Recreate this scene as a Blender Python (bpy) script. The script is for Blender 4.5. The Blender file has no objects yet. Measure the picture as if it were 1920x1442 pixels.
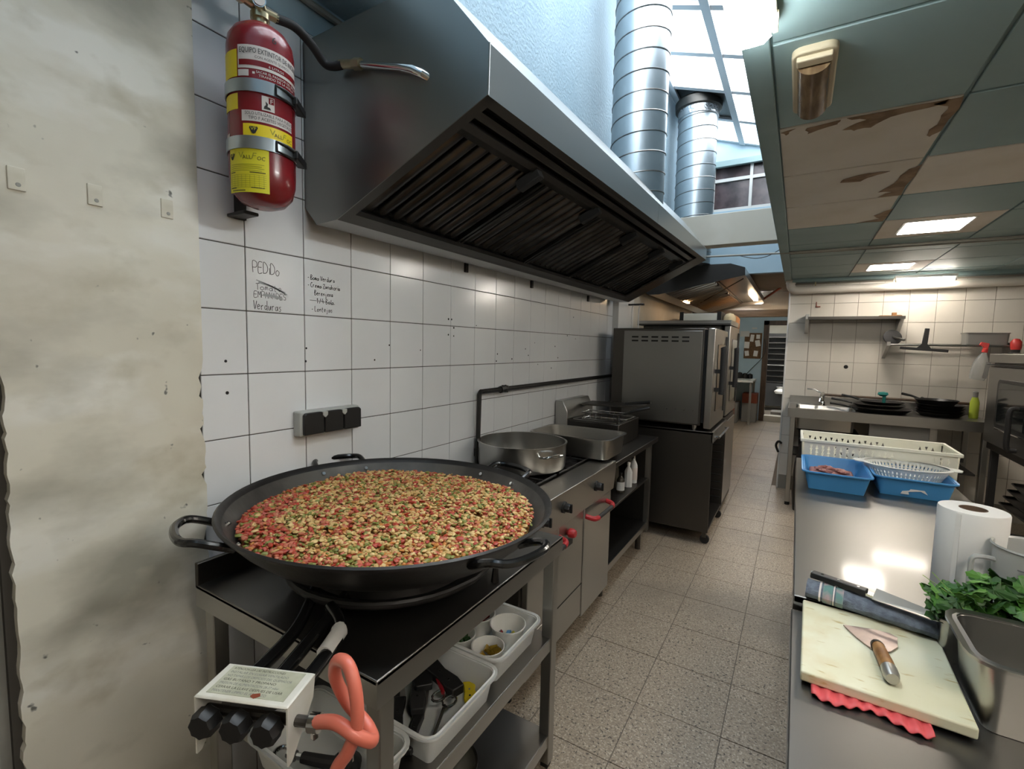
import bpy, bmesh, math, random
from mathutils import Vector, Matrix
R = random.Random(11)
rad = math.radians
scene = bpy.context.scene
COL = scene.collection

# ------------------------------------------------------------------ camera
cam_d = bpy.data.cameras.new('camera'); cam = bpy.data.objects.new('camera', cam_d); COL.objects.link(cam)
cam_d.sensor_width = 36; cam_d.sensor_fit = 'HORIZONTAL'; cam_d.lens = 889.08 / 1920 * 36
cam_d.clip_start = .02; cam_d.clip_end = 200
yaw, pitch, roll = .5405, .0822, .0217
fw = Vector((-math.sin(yaw) * math.cos(pitch), math.cos(yaw) * math.cos(pitch), -math.sin(pitch)))
rt = Vector((math.cos(yaw), math.sin(yaw), 0)); up = rt.cross(fw)
rt2 = rt * math.cos(roll) + up * math.sin(roll); up2 = up * math.cos(roll) - rt * math.sin(roll)
M = Matrix((rt2, up2, -fw)).transposed().to_4x4(); M.translation = Vector((1.4566, 0, 1.5))
cam.matrix_world = M
scene.camera = cam

# ------------------------------------------------------------------ world and exposure
w = bpy.data.worlds.new('world'); scene.world = w; w.use_nodes = True
bg = w.node_tree.nodes['Background']; bg.inputs[0].default_value = (.92, .965, 1.0, 1); bg.inputs[1].default_value = 3.7
vs = scene.view_settings
vs.view_transform = 'Standard'; vs.look = 'None'; vs.gamma = 1; vs.use_curve_mapping = False; vs.exposure = 1.45
scene.cycles.max_bounces = 8; scene.cycles.diffuse_bounces = 5; scene.cycles.glossy_bounces = 4
scene.cycles.transparent_max_bounces = 10; scene.cycles.sample_clamp_indirect = 6
scene.cycles.caustics_reflective = False; scene.cycles.caustics_refractive = False

# daylight portal over the skylight (guides sampling of the sky, gives no light itself)
pl = bpy.data.lights.new('skylight_portal', 'AREA'); pl.shape = 'RECTANGLE'; pl.size = 1.1; pl.size_y = 5.7
po = bpy.data.objects.new('skylight_portal', pl); COL.objects.link(po)
po.location = (.8, 3.05, 3.95); po.rotation_euler = (0, math.atan(.334), 0); pl.cycles.is_portal = True

# ------------------------------------------------------------------ helpers
def lin(h):
    if not isinstance(h, str): return tuple(h) + ((1,) if len(h) == 3 else ())
    h = h.lstrip('#'); c = [int(h[i:i + 2], 16) / 255 for i in (0, 2, 4)]
    return tuple((x / 12.92 if x <= .04045 else ((x + .055) / 1.055) ** 2.4) for x in c) + (1,)

MATS = {}
def mat(name, col, rough=.5, metal=0, col2=None, scale=8, detail=4, lo=.4, hi=.6, bump=0, bscale=None, stretch=None,
        emit=0, trans=0, alpha=1, coat=0, spec=.5, rvar=0, sss=0, world=False):
    """procedural material: two tone noise colour, roughness variation and fine relief"""
    m = bpy.data.materials.new(name); m.use_nodes = True; MATS[name] = m
    nt = m.node_tree; b = nt.nodes['Principled BSDF']
    def I(n, v): b.inputs[n].default_value = v
    I('Base Color', lin(col)); I('Roughness', rough); I('Metallic', metal); I('Specular IOR Level', spec)
    I('Transmission Weight', trans); I('Alpha', alpha); I('Coat Weight', coat)
    if sss: I('Subsurface Weight', sss); I('Subsurface Radius', (.02, .015, .01))
    if emit: I('Emission Color', lin(col)); I('Emission Strength', emit)
    if col2 or bump or rvar:
        tc = nt.nodes.new('ShaderNodeTexCoord'); mp = nt.nodes.new('ShaderNodeMapping')
        if world: tc = nt.nodes.new('ShaderNodeNewGeometry'); m['world'] = 1
        nt.links.new(tc.outputs['Position' if world else 'Object'], mp.inputs[0])
        if stretch: mp.inputs['Scale'].default_value = stretch
        n = nt.nodes.new('ShaderNodeTexNoise'); n.inputs['Scale'].default_value = scale; n.inputs['Detail'].default_value = detail
        nt.links.new(mp.outputs[0], n.inputs['Vector'])
        if col2:
            r = nt.nodes.new('ShaderNodeValToRGB'); r.color_ramp.elements[0].position = lo; r.color_ramp.elements[1].position = hi
            r.color_ramp.elements[0].color = lin(col); r.color_ramp.elements[1].color = lin(col2)
            nt.links.new(n.outputs[0], r.inputs[0]); nt.links.new(r.outputs[0], b.inputs['Base Color'])
        if rvar:
            mr = nt.nodes.new('ShaderNodeMapRange'); mr.inputs[1].default_value = .3; mr.inputs[2].default_value = .7
            mr.inputs[3].default_value = max(.02, rough - rvar); mr.inputs[4].default_value = min(1, rough + rvar)
            nt.links.new(n.outputs[0], mr.inputs[0]); nt.links.new(mr.outputs[0], b.inputs['Roughness'])
        if bump:
            n2 = n
            if bscale:
                n2 = nt.nodes.new('ShaderNodeTexNoise'); n2.inputs['Scale'].default_value = bscale; n2.inputs['Detail'].default_value = 3
                nt.links.new(mp.outputs[0], n2.inputs['Vector'])
            bp = nt.nodes.new('ShaderNodeBump'); bp.inputs['Strength'].default_value = bump; bp.inputs['Distance'].default_value = .01
            nt.links.new(n2.outputs[0], bp.inputs['Height']); nt.links.new(bp.outputs[0], b.inputs['Normal'])
    return m

def chain(m, col, scale, lo, hi, detail=6, stretch=None, vor=False):
    """lays one more noise mask of colour over a material's base colour (stains, dirt, speckle)"""
    nt = m.node_tree; b = nt.nodes['Principled BSDF']; inp = b.inputs['Base Color']
    wd = m.get('world'); tc = nt.nodes.new('ShaderNodeNewGeometry' if wd else 'ShaderNodeTexCoord'); mp = nt.nodes.new('ShaderNodeMapping')
    nt.links.new(tc.outputs['Position' if wd else 'Object'], mp.inputs[0])
    mp.inputs['Location'].default_value = (R.uniform(0, 9), R.uniform(0, 9), R.uniform(0, 9))
    if stretch: mp.inputs['Scale'].default_value = stretch
    if vor:
        n = nt.nodes.new('ShaderNodeTexVoronoi'); n.inputs['Scale'].default_value = scale
    else:
        n = nt.nodes.new('ShaderNodeTexNoise'); n.inputs['Scale'].default_value = scale; n.inputs['Detail'].default_value = detail
    nt.links.new(mp.outputs[0], n.inputs['Vector'])
    r = nt.nodes.new('ShaderNodeMapRange'); r.inputs[1].default_value = lo; r.inputs[2].default_value = hi
    nt.links.new(n.outputs[0], r.inputs[0])
    mx = nt.nodes.new('ShaderNodeMix'); mx.data_type = 'RGBA'; mx.inputs[7].default_value = lin(col)
    nt.links.new(r.outputs[0], mx.inputs[0])
    if inp.is_linked:
        s = inp.links[0].from_socket; nt.links.new(s, mx.inputs[6])
    else: mx.inputs[6].default_value = inp.default_value
    nt.links.new(mx.outputs[2], inp)
    return m

class MB:
    def __init__(s, M=None): s.v = []; s.f = []; s.mi = []; s.M = M
    def add(s, vs, fs, mi=0):
        k = len(s.v)
        for p in vs:
            p = Vector(p); s.v.append(s.M @ p if s.M else p)
        for f in fs: s.f.append([i + k for i in f]); s.mi.append(mi)
        return s
    def box(s, a, b, mi=0):
        x0, y0, z0 = [min(a[i], b[i]) for i in range(3)]; x1, y1, z1 = [max(a[i], b[i]) for i in range(3)]
        return s.add([(x0, y0, z0), (x1, y0, z0), (x1, y1, z0), (x0, y1, z0), (x0, y0, z1), (x1, y0, z1), (x1, y1, z1), (x0, y1, z1)],
                     [(0, 3, 2, 1), (4, 5, 6, 7), (0, 1, 5, 4), (1, 2, 6, 5), (2, 3, 7, 6), (3, 0, 4, 7)], mi)
    def tube(s, pts, r, n=10, closed=False, caps=True, mi=0):
        pts = [Vector(p) for p in pts]; N = len(pts); rs = r if isinstance(r, (list, tuple)) else [r] * N
        vs, fs = [], []; pu = None
        for i, p in enumerate(pts):
            if closed: d = pts[(i + 1) % N] - pts[i - 1]
            else: d = pts[min(i + 1, N - 1)] - pts[max(i - 1, 0)]
            d.normalize()
            if pu is None:
                u = d.orthogonal().normalized()
            else:
                u = (pu - d * pu.dot(d)).normalized()
            pu = u; v = d.cross(u)
            for k in range(n):
                a = 2 * math.pi * k / n; vs.append(p + (u * math.cos(a) + v * math.sin(a)) * rs[i])
        for i in range(N if closed else N - 1):
            j = (i + 1) % N
            for k in range(n):
                fs.append((i * n + k, i * n + (k + 1) % n, j * n + (k + 1) % n, j * n + k))
        if caps and not closed:
            fs.append(tuple(range(n))[::-1]); fs.append(tuple((N - 1) * n + k for k in range(n)))
        return s.add(vs, fs, mi)
    def lathe(s, prof, n=32, c=(0, 0, 0), axis='z', sx=1, sy=1, mi=0, a0=0, a1=2 * math.pi, skip=None):
        full = abs(a1 - a0 - 2 * math.pi) < 1e-6; m = n if full else n + 1
        vs, fs = [], []
        for (r, z) in prof:
            for k in range(m):
                a = a0 + (a1 - a0) * k / n; x, y = r * math.cos(a) * sx, r * math.sin(a) * sy
                q = {'z': (x, y, z), 'x': (z, x, y), 'y': (y, z, x)}[axis]
                vs.append((c[0] + q[0], c[1] + q[1], c[2] + q[2]))
        for i in range(len(prof) - 1):
            for k in range(n):
                if skip and skip(i, k): continue
                j = (k + 1) % m
                fs.append((i * m + k, i * m + j, (i + 1) * m + j, (i + 1) * m + k))
        return s.add(vs, fs, mi)
    def prism(s, poly, axis, a, b, mi=0):
        """polygon in the two other axes (cyclic order) pushed from a to b along axis"""
        def P(u, v, w): return {'x': (w, u, v), 'y': (u, w, v), 'z': (u, v, w)}[axis]
        n = len(poly); vs = [P(u, v, a) for u, v in poly] + [P(u, v, b) for u, v in poly]
        fs = [tuple(range(n))[::-1], tuple(range(n, 2 * n))] + [(i, (i + 1) % n, n + (i + 1) % n, n + i) for i in range(n)]
        return s.add(vs, fs, mi)
    def build(s, name, m, root=None, parent=None, loc=None, smooth=35, bevel=0, seg=2, sub=0, solid=0, kind=None, recalc=True):
        o0 = Vector(loc) if loc is not None else (root.location.copy() if root else Vector((0, 0, 0)))
        me = bpy.data.meshes.new(name); me.from_pydata([tuple(p - o0) for p in s.v], [], s.f)
        ms = m if isinstance(m, (list, tuple)) else [m]
        for x in ms: me.materials.append(MATS[x] if isinstance(x, str) else x)
        if len(ms) > 1: me.polygons.foreach_set('material_index', s.mi)
        if recalc:
            bm = bmesh.new(); bm.from_mesh(me); bmesh.ops.recalc_face_normals(bm, faces=bm.faces); bm.to_mesh(me); bm.free()
        if smooth:
            me.polygons.foreach_set('use_smooth', [True] * len(me.polygons)); me.set_sharp_from_angle(angle=rad(smooth))
        me.update()
        o = bpy.data.objects.new(name, me); COL.objects.link(o)
        if root or parent: o.parent = parent or root
        else: o.location = o0
        if solid:
            q = o.modifiers.new('solid', 'SOLIDIFY'); q.thickness = solid; q.offset = 0
        if bevel:
            q = o.modifiers.new('bevel', 'BEVEL'); q.width = bevel; q.segments = seg; q.limit_method = 'ANGLE'; q.angle_limit = rad(40)
            q.harden_normals = False
        if sub:
            q = o.modifiers.new('sub', 'SUBSURF'); q.levels = sub; q.render_levels = sub
        if kind: o['kind'] = kind
        return o

def thing(name, label, cat, loc, group=None):
    o = bpy.data.objects.new(name, None); COL.objects.link(o); o.location = loc; o.empty_display_size = .05
    return tag(o, label, cat, group)
def tag(o, label, cat, group=None, kind=None):
    o['label'] = label; o['category'] = cat
    if group: o['group'] = group
    if kind: o['kind'] = kind
    return o
def dup(o, parent, loc, rot=None):
    c = o.copy(); COL.objects.link(c); c.parent = parent; c.location = loc
    if rot is not None: c.rotation_euler = rot
    return c
def copy_tree(root, loc, label, group=None, rotz=None):
    r = root.copy(); COL.objects.link(r); r.location = loc; r['label'] = label
    if rotz is not None: r.rotation_euler = (0, 0, rotz)
    if group: r['group'] = group
    for ch in list(root.children):
        c = ch.copy(); COL.objects.link(c); c.parent = r
        for g in ch.children:
            d = g.copy(); COL.objects.link(d); d.parent = c
    return r
def B(a, b): return MB().box(a, b)
def arc(c, r, a0, a1, n, plane='xy', z=0):
    out = []
    for i in range(n + 1):
        a = a0 + (a1 - a0) * i / n; u, v = r * math.cos(a), r * math.sin(a)
        out.append({'xy': (c[0] + u, c[1] + v, c[2]), 'xz': (c[0] + u, c[1], c[2] + v), 'yz': (c[0], c[1] + u, c[2] + v)}[plane])
    return out
def smooth_path(pts, n=8):
    P = [Vector(p) for p in pts]; out = []
    for i in range(len(P) - 1):
        p0, p1, p2, p3 = P[max(i - 1, 0)], P[i], P[i + 1], P[min(i + 2, len(P) - 1)]
        for k in range(n):
            t = k / n
            out.append(.5 * ((2 * p1) + (p2 - p0) * t + (2 * p0 - 5 * p1 + 4 * p2 - p3) * t * t + (3 * p1 - p0 - 3 * p2 + p3) * t ** 3))
    out.append(P[-1]); return out
def text2d(s, size=1, shear=0):
    c = bpy.data.curves.new('lettering', 'FONT'); c.body = s; c.size = size; c.shear = shear; c.resolution_u = 2; c.fill_mode = 'FRONT'
    o = bpy.data.objects.new('lettering', c); COL.objects.link(o)
    dg = bpy.context.evaluated_depsgraph_get(); me = bpy.data.meshes.new_from_object(o.evaluated_get(dg))
    v = [(p.co.x, p.co.y) for p in me.vertices]; f = [tuple(p.vertices) for p in me.polygons]
    bpy.data.objects.remove(o); bpy.data.curves.remove(c); bpy.data.meshes.remove(me)
    return v, f
def text_on(s, size, fn, name, m, root, parent=None, shear=0, width=None):
    """flat print: letters mapped to a surface by fn(u, v)"""
    v, f = text2d(s, size, shear)
    if not v: return None
    if width:
        x1 = max(p[0] for p in v); v = [(p[0] * width / x1, p[1]) for p in v]
    return MB().add([fn(*p) for p in v], f).build(name, m, root, parent, smooth=0, recalc=False)
def rr(x0, y0, x1, y1, r, n=4):
    """rounded rectangle, ccw"""
    out = []
    for cx, cy, a in ((x1 - r, y1 - r, 0), (x0 + r, y1 - r, 90), (x0 + r, y0 + r, 180), (x1 - r, y0 + r, 270)):
        for i in range(n + 1):
            t = rad(a + 90 * i / n); out.append((cx + r * math.cos(t), cy + r * math.sin(t)))
    return out
def tray_mesh(x0, y0, x1, y1, z0, z1, r, rim, taper, t=.003, M=None):
    """open container with rounded corners, flared walls and an outward rim"""
    mb = MB(M); rings = []
    for (d, z) in ((-rim, z1 - .006), (-rim, z1), (0, z1), (taper, z0), (taper + t, z0 + t), (t, z1 - .004)):
        rr_r = max(.004, r - d)
        rings.append([(x, y, z) for x, y in rr(x0 + d, y0 + d, x1 - d, y1 - d, rr_r)])
    rings = [rings[3], rings[2], rings[0], rings[1], rings[5], rings[4]]
    n = len(rings[0]); vs = [p for q in rings for p in q]; fs = []
    for i in range(5):
        for k in range(n): fs.append((i * n + k, i * n + (k + 1) % n, (i + 1) * n + (k + 1) % n, (i + 1) * n + k))
    fs.append(tuple(range(n))[::-1]); fs.append(tuple(range(5 * n, 6 * n)))
    return mb.add(vs, fs)

# ------------------------------------------------------------------ materials
mat('tile_white', '#e4e6e8', .16, world=True, col2='#dddfe1', scale=1.3, bump=.02, bscale=3, spec=.5)
mat('tile_back', '#d3cdc2', .2, world=True, col2='#cbc5ba', scale=1.7, bump=.02, bscale=3)
mat('grout', '#55534f', .9)
mat('grout_back', '#8d877c', .9)
m = mat('plaster', '#dcd8c9', .55, col2='#d0cbbb', scale=2.2, bump=.10, bscale=14)
chain(m, '#e4e2d8', 2.8, .50, .60, stretch=(1, .8, 1.7)); chain(m, '#a3a092', 2.3, .54, .72, stretch=(1, .9, 1.6)); chain(m, '#bfb9a6', 5, .58, .74, stretch=(1, 1, 1.4)); chain(m, '#6d6c65', 34, .73, .78, detail=2)
mat('plaster_core', '#4a4742', .95)
mat('paint_grey', '#a3a29a', .6, col2='#8d8c85', scale=4)
mat('stucco_blue', '#aec6d3', .8, col2='#a6bfcd', scale=3, bump=.5, bscale=60)
mat('paint_blue', '#b0c8d4', .6, col2='#a9c2cf', scale=3); mat('void_grey', '#747d7e', .7, col2='#6c7576', scale=3); mat('frame_white', '#f0eff0', .4)
mat('paint_white', '#d9d8d4', .5, col2='#d0cfca', scale=2)
mat('paint_cream', '#cfcabd', .55, col2='#c3bdae', scale=2)
mat('wood_brown', '#6b625a', .6, col2='#5b534c', scale=5, stretch=(1, 8, 8))
mat('wood_dark', '#54402e', .5, col2='#463424', scale=6, stretch=(6, 6, 1))
mat('wood_orange', '#94683c', .5, col2='#845a32', scale=5, stretch=(8, 8, 1))
m = mat('terrazzo', '#8b7d6d', .42, col2='#a39480', scale=95, detail=3, lo=.4, hi=.6, world=True)
chain(m, '#bdb09e', 130, .57, .63, detail=2); chain(m, '#50483f', 95, .61, .66, detail=2); chain(m, '#7b7165', 1.5, .52, .8)
mat('floor_grout', '#6b6258', .9)
m = mat('ceil_green', '#92aaac', .55, world=True, col2='#8aa2a4', scale=2.5)
m = mat('ceil_cream', '#ded8ce', .7, col2='#d7d0c4', scale=4, bump=.05, bscale=90)
m = mat('ceil_stain', '#ded8ce', .7, col2='#d7d0c4', scale=4, bump=.05, bscale=90)
mat('water_stain', '#9a8268', .8, col2='#7a624a', scale=14)
mat('steel', '#b1b0ac', .28, 1)
mat('steel_brushed', '#aaa8a2', .34, 1)
m = mat('steel_top', '#7d7a75', .38, 1, coat=.3); m.node_tree.nodes['Principled BSDF'].inputs['Coat Roughness'].default_value = .09
mat('steel_hood', '#8e8d8a', .33, 1)
m = mat('steel_dark', '#5a5753', .4, 1)
m = mat('steel_greasy', '#575552', .34, 1, col2='#403e3b', scale=6)
mat('chrome', '#c9c8c5', .12, 1)
mat('brass', '#b5a888', .3, 1); mat('yellow_brass', '#a8882c', .3, .8)
mat('galvanised', '#bcc4c8', .33, 1, col2='#b2bbc0', scale=5)
mat('foil', '#c4c6c8', .25, 1, bump=.8, bscale=40)
mat('black_iron', '#1a1918', .42, .2, col2='#242221', scale=14, bump=.08, bscale=40)
mat('black_enamel', '#141414', .2, 0, coat=.3)
mat('black_plastic', '#171717', .45)
mat('black_rubber', '#1b1a1a', .7)
mat('dark_gap', '#0c0b0a', .8)
mat('cavity', '#211f1d', .8)
m = mat('pan_inside', '#3c3a37', .4, .3, col2='#56534e', scale=6, bump=.1, bscale=30)
mat('red_paint', '#7e1a20', .27, col2='#74161c', scale=2, coat=.2)
mat('red_plastic', '#b0282c', .4)
mat('red_bright', '#c23a36', .4)
mat('yellow_label', '#d8ce2a', .45)
mat('yellow_label2', '#e0c81e', .45)
mat('olive_print', '#8f8f1f', .5)
mat('print_black', '#1d1b1a', .6)
mat('print_grey', '#6d6d70', .6)
mat('print_faint', '#a8abae', .6)
mat('label_white', '#cfc6c0', .5)
mat('plastic_white', '#dcdcd6', .35, sss=.05)
mat('plastic_cloudy', '#c9cbc8', .3, sss=.1)
mat('plastic_cream', '#e2e0d2', .4)
mat('plastic_grey', '#a9aca8', .45)
mat('plastic_blue', '#4f9ad4', .35, col2='#4b94cd', scale=3)
mat('pvc', '#dcd6cc', .35)
mat('orange_hose', '#d2705c', .35)
mat('box_white', '#d8d7cf', .4, col2='#c9c6b8', scale=9)
m = mat('dirty_label', '#b9b9a4', .5, col2='#a0a08a', scale=14); chain(m, '#7a6a48', 12, .6, .75); chain(m, '#6e2a1c', 16, .72, .76)
m = mat('board', '#d6d5bd', .5, col2='#cfcbac', scale=5, sss=.05); chain(m, '#c5ad78', 5, .56, .78); chain(m, '#b9a878', 60, .62, .7, stretch=(.3, 1, 1))
mat('wood_handle', '#9a6f3f', .5, col2='#7f5730', scale=16, stretch=(1, 4, 4))
m = mat('blade', '#bab7b0', .36, .85)
m = mat('blade_dirty', '#a08f86', .4, .6, col2='#b8a49a', scale=40, rvar=.1)
m = mat('towel', '#59616d', .9, col2='#68717d', scale=70, bump=.4, bscale=160)
mat('towel_stripe', '#a88f92', .9, col2='#5f837f', scale=30, stretch=(1, 1, .2))
mat('pink_rubber', '#d3565a', .5)
mat('paper', '#e3e1dd', .8, bump=.03, bscale=50)
mat('cardboard', '#6f5a48', .85)
mat('leaf_green', '#3c6b26', .5, col2='#2f5a1e', scale=20, sss=.05)
mat('leaf_light', '#5b8a38', .5, col2='#4a7a2e', scale=20)
mat('leaf_dark', '#274a1b', .55)
mat('stem_green', '#86a35a', .5)
mat('cork', '#6e543a', .85, col2='#5f4730', scale=20)
mat('window_dark', '#3a3132', .15, col2='#57494a', scale=7, stretch=(1, 1, 1))
mat('oven_glass', '#1c1f1f', .06, spec=.7)
mat('glass_smoke', '#3c3630', .1)
mat('amber_lens', '#6a5640', .18, col2='#8a7458', scale=10, stretch=(6, 1, 1))
mat('frame_cream', '#c9bea3', .45)
mat('liquid_bottle', '#39352c', .15)
mat('clear_plastic', '#e6e8e6', .12, trans=.75, spec=.4)
mat('jug_plastic', '#dadbd6', .25, trans=.45)
mat('bottle_label', '#cfd0cf', .5)
mat('teal', '#1f7a74', .6)
mat('lime', '#a9b93c', .5)
mat('grey_panel', '#7e7c78', .5)
mat('charcoal', '#242322', .6)
mat('rust_red', '#7e3a22', .5)
mat('meat', '#b98478', .5, col2='#93584e', scale=30)
mat('bread', '#d9c39a', .8)
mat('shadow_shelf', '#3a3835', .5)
mat('food_cream', '#bd9c61', .45)
mat('food_cream2', '#cfb27a', .45)
mat('food_red', '#a03a28', .4)
mat('food_pink', '#ad6247', .45)
mat('food_green', '#737632', .45)
mat('food_orange', '#b5773a', .4)
mat('food_base', '#96602f', .35, col2='#a87a3c', scale=20)
def emission(name, col, strength):
    m = bpy.data.materials.new(name); m.use_nodes = True; MATS[name] = m; nt = m.node_tree
    nt.nodes.remove(nt.nodes['Principled BSDF']); e = nt.nodes.new('ShaderNodeEmission')
    e.inputs[0].default_value = lin(col); e.inputs[1].default_value = strength
    nt.links.new(e.outputs[0], nt.nodes['Material Output'].inputs[0])
emission('led_warm', '#fff5e8', 17); emission('tube_light', '#fff4e6', 24); emission('lamp_daylight', '#f4f8f6', 30); emission('glow_lamp', '#ffca8c', 8); emission('hood_lamp', '#ffdcb4', 16); emission('white_lamp', '#f5f6f4', 24)
# thin skylight glazing: mostly clear, a little frosted and mirrored
m = bpy.data.materials.new('sky_glass'); m.use_nodes = True; MATS['sky_glass'] = m; nt = m.node_tree
nt.nodes.remove(nt.nodes['Principled BSDF'])
tr = nt.nodes.new('ShaderNodeBsdfTransparent'); tr.inputs[0].default_value = (.93, .95, .97, 1)
gl = nt.nodes.new('ShaderNodeBsdfGlossy'); gl.inputs[1].default_value = .05
mx = nt.nodes.new('ShaderNodeMixShader'); mx.inputs[0].default_value = .07
nt.links.new(tr.outputs[0], mx.inputs[1]); nt.links.new(gl.outputs[0], mx.inputs[2]); nt.links.new(mx.outputs[0], nt.nodes['Material Output'].inputs[0])

# ================================================================== THE SETTING
def S(mb, name, m, **k):
    o = mb.build(name, m, smooth=k.pop('smooth', 0), **k); o['kind'] = 'structure'; return o
# ---- floor with terrazzo tiles
floor = S(B((-.3, -2.8, -.15), (4.6, 14.5, -.004)), 'floor', 'floor_grout')
FX, FY, PX, PY = .956, 2.934, .3325, .34
ft = None
for j in range(-8, 28):
    for i in range(-3, 8):
        x0, y0 = FX + PX * i, FY + PY * j
        if y0 < .3 or y0 > 12.3: continue
        if y0 > 5.7 and x0 > 1.2: continue
        if ft is None:
            ft = MB().box((.002, .002, -.006), (PX - .002, PY - .002, 0)).build('floor_tile', 'terrazzo', root=None, smooth=0)
            ft.parent = floor; ft.location = (x0, y0, 0)
        else: dup(ft, floor, (x0, y0, R.uniform(-.0012, 0)))
# ---- tiled left wall
wl = S(B((-.15, .69, 0), (-.003, 4.17, 2.52)), 'wall_left', 'grout')
ZA, TH, Y0 = 1.7806, .1927, .8362
def tiles(parent, us, vs, make, m, name='wall_tile'):
    cache = {}
    for a, b in zip(us, us[1:]):
        for c, d in zip(vs, vs[1:]):
            if b - a < .02 or d - c < .02: continue
            key = (round(b - a, 3), round(d - c, 3))
            if key in cache: dup(cache[key], parent, make(a, c)[0])
            else:
                loc, box = make(a, c, b, d)
                o = MB().box(*box).build(name, m, smooth=0, bevel=.0012, seg=1); o.parent = parent; o.location = loc; cache[key] = o
g = .0016
def left_tile(a, c, b=None, d=None):
    return ((0, a, c),) if b is None else ((0, a, c), ((-.008, g, g), (0, b - a - g, d - c - g)))
ys = [.699] + [Y0 + .2 * i for i in range(0, 17)] + [4.17]
zs = [0] + [ZA - TH * j for j in range(9, -4, -1)] + [2.52]
tiles(wl, ys, zs, left_tile, 'tile_white')
# drill holes and chips left in the tiles
hole = MB().lathe([(0, .0006), (.0045, .0006), (.005, 0)], 10, axis='x').build('drill_hole', 'dark_gap', smooth=0); hole.parent = wl
hp = [(.70, 1.52), (.695, 1.36), (.70, 1.27), (.77, 1.435), (.772, 1.34), (1.041, 1.475), (1.038, 1.43), (1.86, 1.58), (1.842, 1.62), (1.818, 1.62), (1.86, 1.54), (1.818, 1.545),
      (2.05, 1.60), (2.26, 1.45), (2.25, 1.41), (2.58, 1.48), (2.62, 1.44), (2.7, 1.52), (3.0, 1.5), (3.05, 1.42), (3.2, 1.58), (3.35, 1.56), (2.95, 1.35), (2.75, 1.38), (2.42, 1.42), (3.3, 1.72), (1.43, 1.49), (1.62, 1.47), (1.35, 1.43)]
hole.location = (0,) + hp[0]
for p in hp[1:]:
    h = dup(hole, wl, (0,) + p); s_ = R.uniform(.5, 1.1); h.scale = (1, s_, s_)
for y in (1.936, 2.62, 3.55):   # blackened clips under the hood
    MB().box((0, y, 1.86), (.012, y + .022, 1.905)).build('hood_clip', 'black_plastic', smooth=0).parent = wl
# handwriting in marker pen: single strokes drawn as thin ribbons
GL = {'P': [[(0, 0), (0, 1), (.45, .95), (.5, .7), (.35, .5), (0, .45)]], 'E': [[(.5, 1), (.05, .95), (0, 0), (.5, .05)], [(.02, .5), (.4, .52)]], 'D': [[(0, 0), (.03, 1), (.4, .8), (.5, .4), (.35, .08), (0, 0)]],
 'i': [[(.1, .6), (.12, 0)], [(.1, .85), (.12, .9)]], 'o': [[(.2, .5), (0, .3), (.1, .02), (.35, .05), (.42, .35), (.2, .5)]], 'V': [[(0, 1), (.2, 0), (.5, .95)]], 'e': [[(0, .3), (.38, .34), (.25, .55), (.05, .4), (.08, .05), (.4, .08)]],
 'r': [[(0, .5), (.05, 0)], [(.04, .35), (.2, .52), (.34, .45)]], 'd': [[(.35, .4), (.1, .45), (0, .15), (.15, 0), (.36, .2)], [(.38, 1), (.38, 0), (.45, .03)]], 'u': [[(0, .5), (.04, .08), (.25, .05), (.38, .5), (.4, .02)]], 'a': [[(.35, .45), (.05, .4), (.03, .05), (.3, .1), (.38, .5), (.42, 0)]],
 's': [[(.36, .5), (.1, .45), (.15, .3), (.32, .2), (.2, .0), (0, .03)]], 'B': [[(0, 0), (.03, 1), (.4, .85), (.08, .52), (.46, .3), (.3, .02), (0, 0)]], 'm': [[(0, 0), (.03, .48), (.15, .45), (.18, .05), (.22, .45), (.36, .45), (.4, 0)]], 'C': [[(.5, .85), (.2, 1), (0, .5), (.15, .05), (.5, .1)]], 'Z': [[(0, .95), (.5, .95), (.02, .05), (.55, .02)]],
 'n': [[(0, 0), (.03, .48), (.06, .3), (.25, .5), (.36, .35), (.38, 0)]], 'h': [[(0, 1), (.02, 0), (.06, .3), (.25, .48), (.34, .3), (.36, 0)]], 'j': [[(.2, .5), (.22, -.3), (.02, -.35)], [(.2, .75), (.21, .8)]], 'l': [[(.08, 1), (.06, .05), (.18, 0)]], 't': [[(.15, .9), (.15, .05), (.3, 0)], [(0, .6), (.32, .62)]],
 '1': [[(0, .7), (.15, 1), (.15, 0)]], '/': [[(.3, 1), (0, 0)]], '4': [[(.2, 1), (0, .4), (.4, .42)], [(.3, .7), (.3, 0)]], 'L': [[(.03, 1), (0, .05), (.42, .02)]], '-': [[(0, .35), (.3, .37)]], 'A': [[(0, 0), (.22, 1), (.45, 0)], [(.1, .4), (.36, .4)]], 'N': [[(0, 0), (.03, 1), (.4, .02), (.45, 1)]], 'S': [[(.45, .9), (.1, .95), (.05, .6), (.42, .4), (.35, .05), (0, .08)]], 'M': [[(0, 0), (.05, 1), (.25, .4), (.45, 1), (.5, 0)]], 'T': [[(0, .95), (.5, 1)], [(.25, .97), (.26, 0)]]}
def ribbon(mb, P, w):
    P = smooth_path([Vector(p) for p in P], 4) if len(P) > 2 else [Vector(p) for p in P]
    vs = []
    for i, p in enumerate(P):
        d = (P[min(i + 1, len(P) - 1)] - P[max(i - 1, 0)]); d = d.normalized() if d.length else Vector((0, 1, 0)); n = Vector((0, -d.z, d.y)) * w; vs += [p - n, p + n]
    mb.add(vs, [(2 * i, 2 * i + 2, 2 * i + 3, 2 * i + 1) for i in range(len(P) - 1)])
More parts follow.
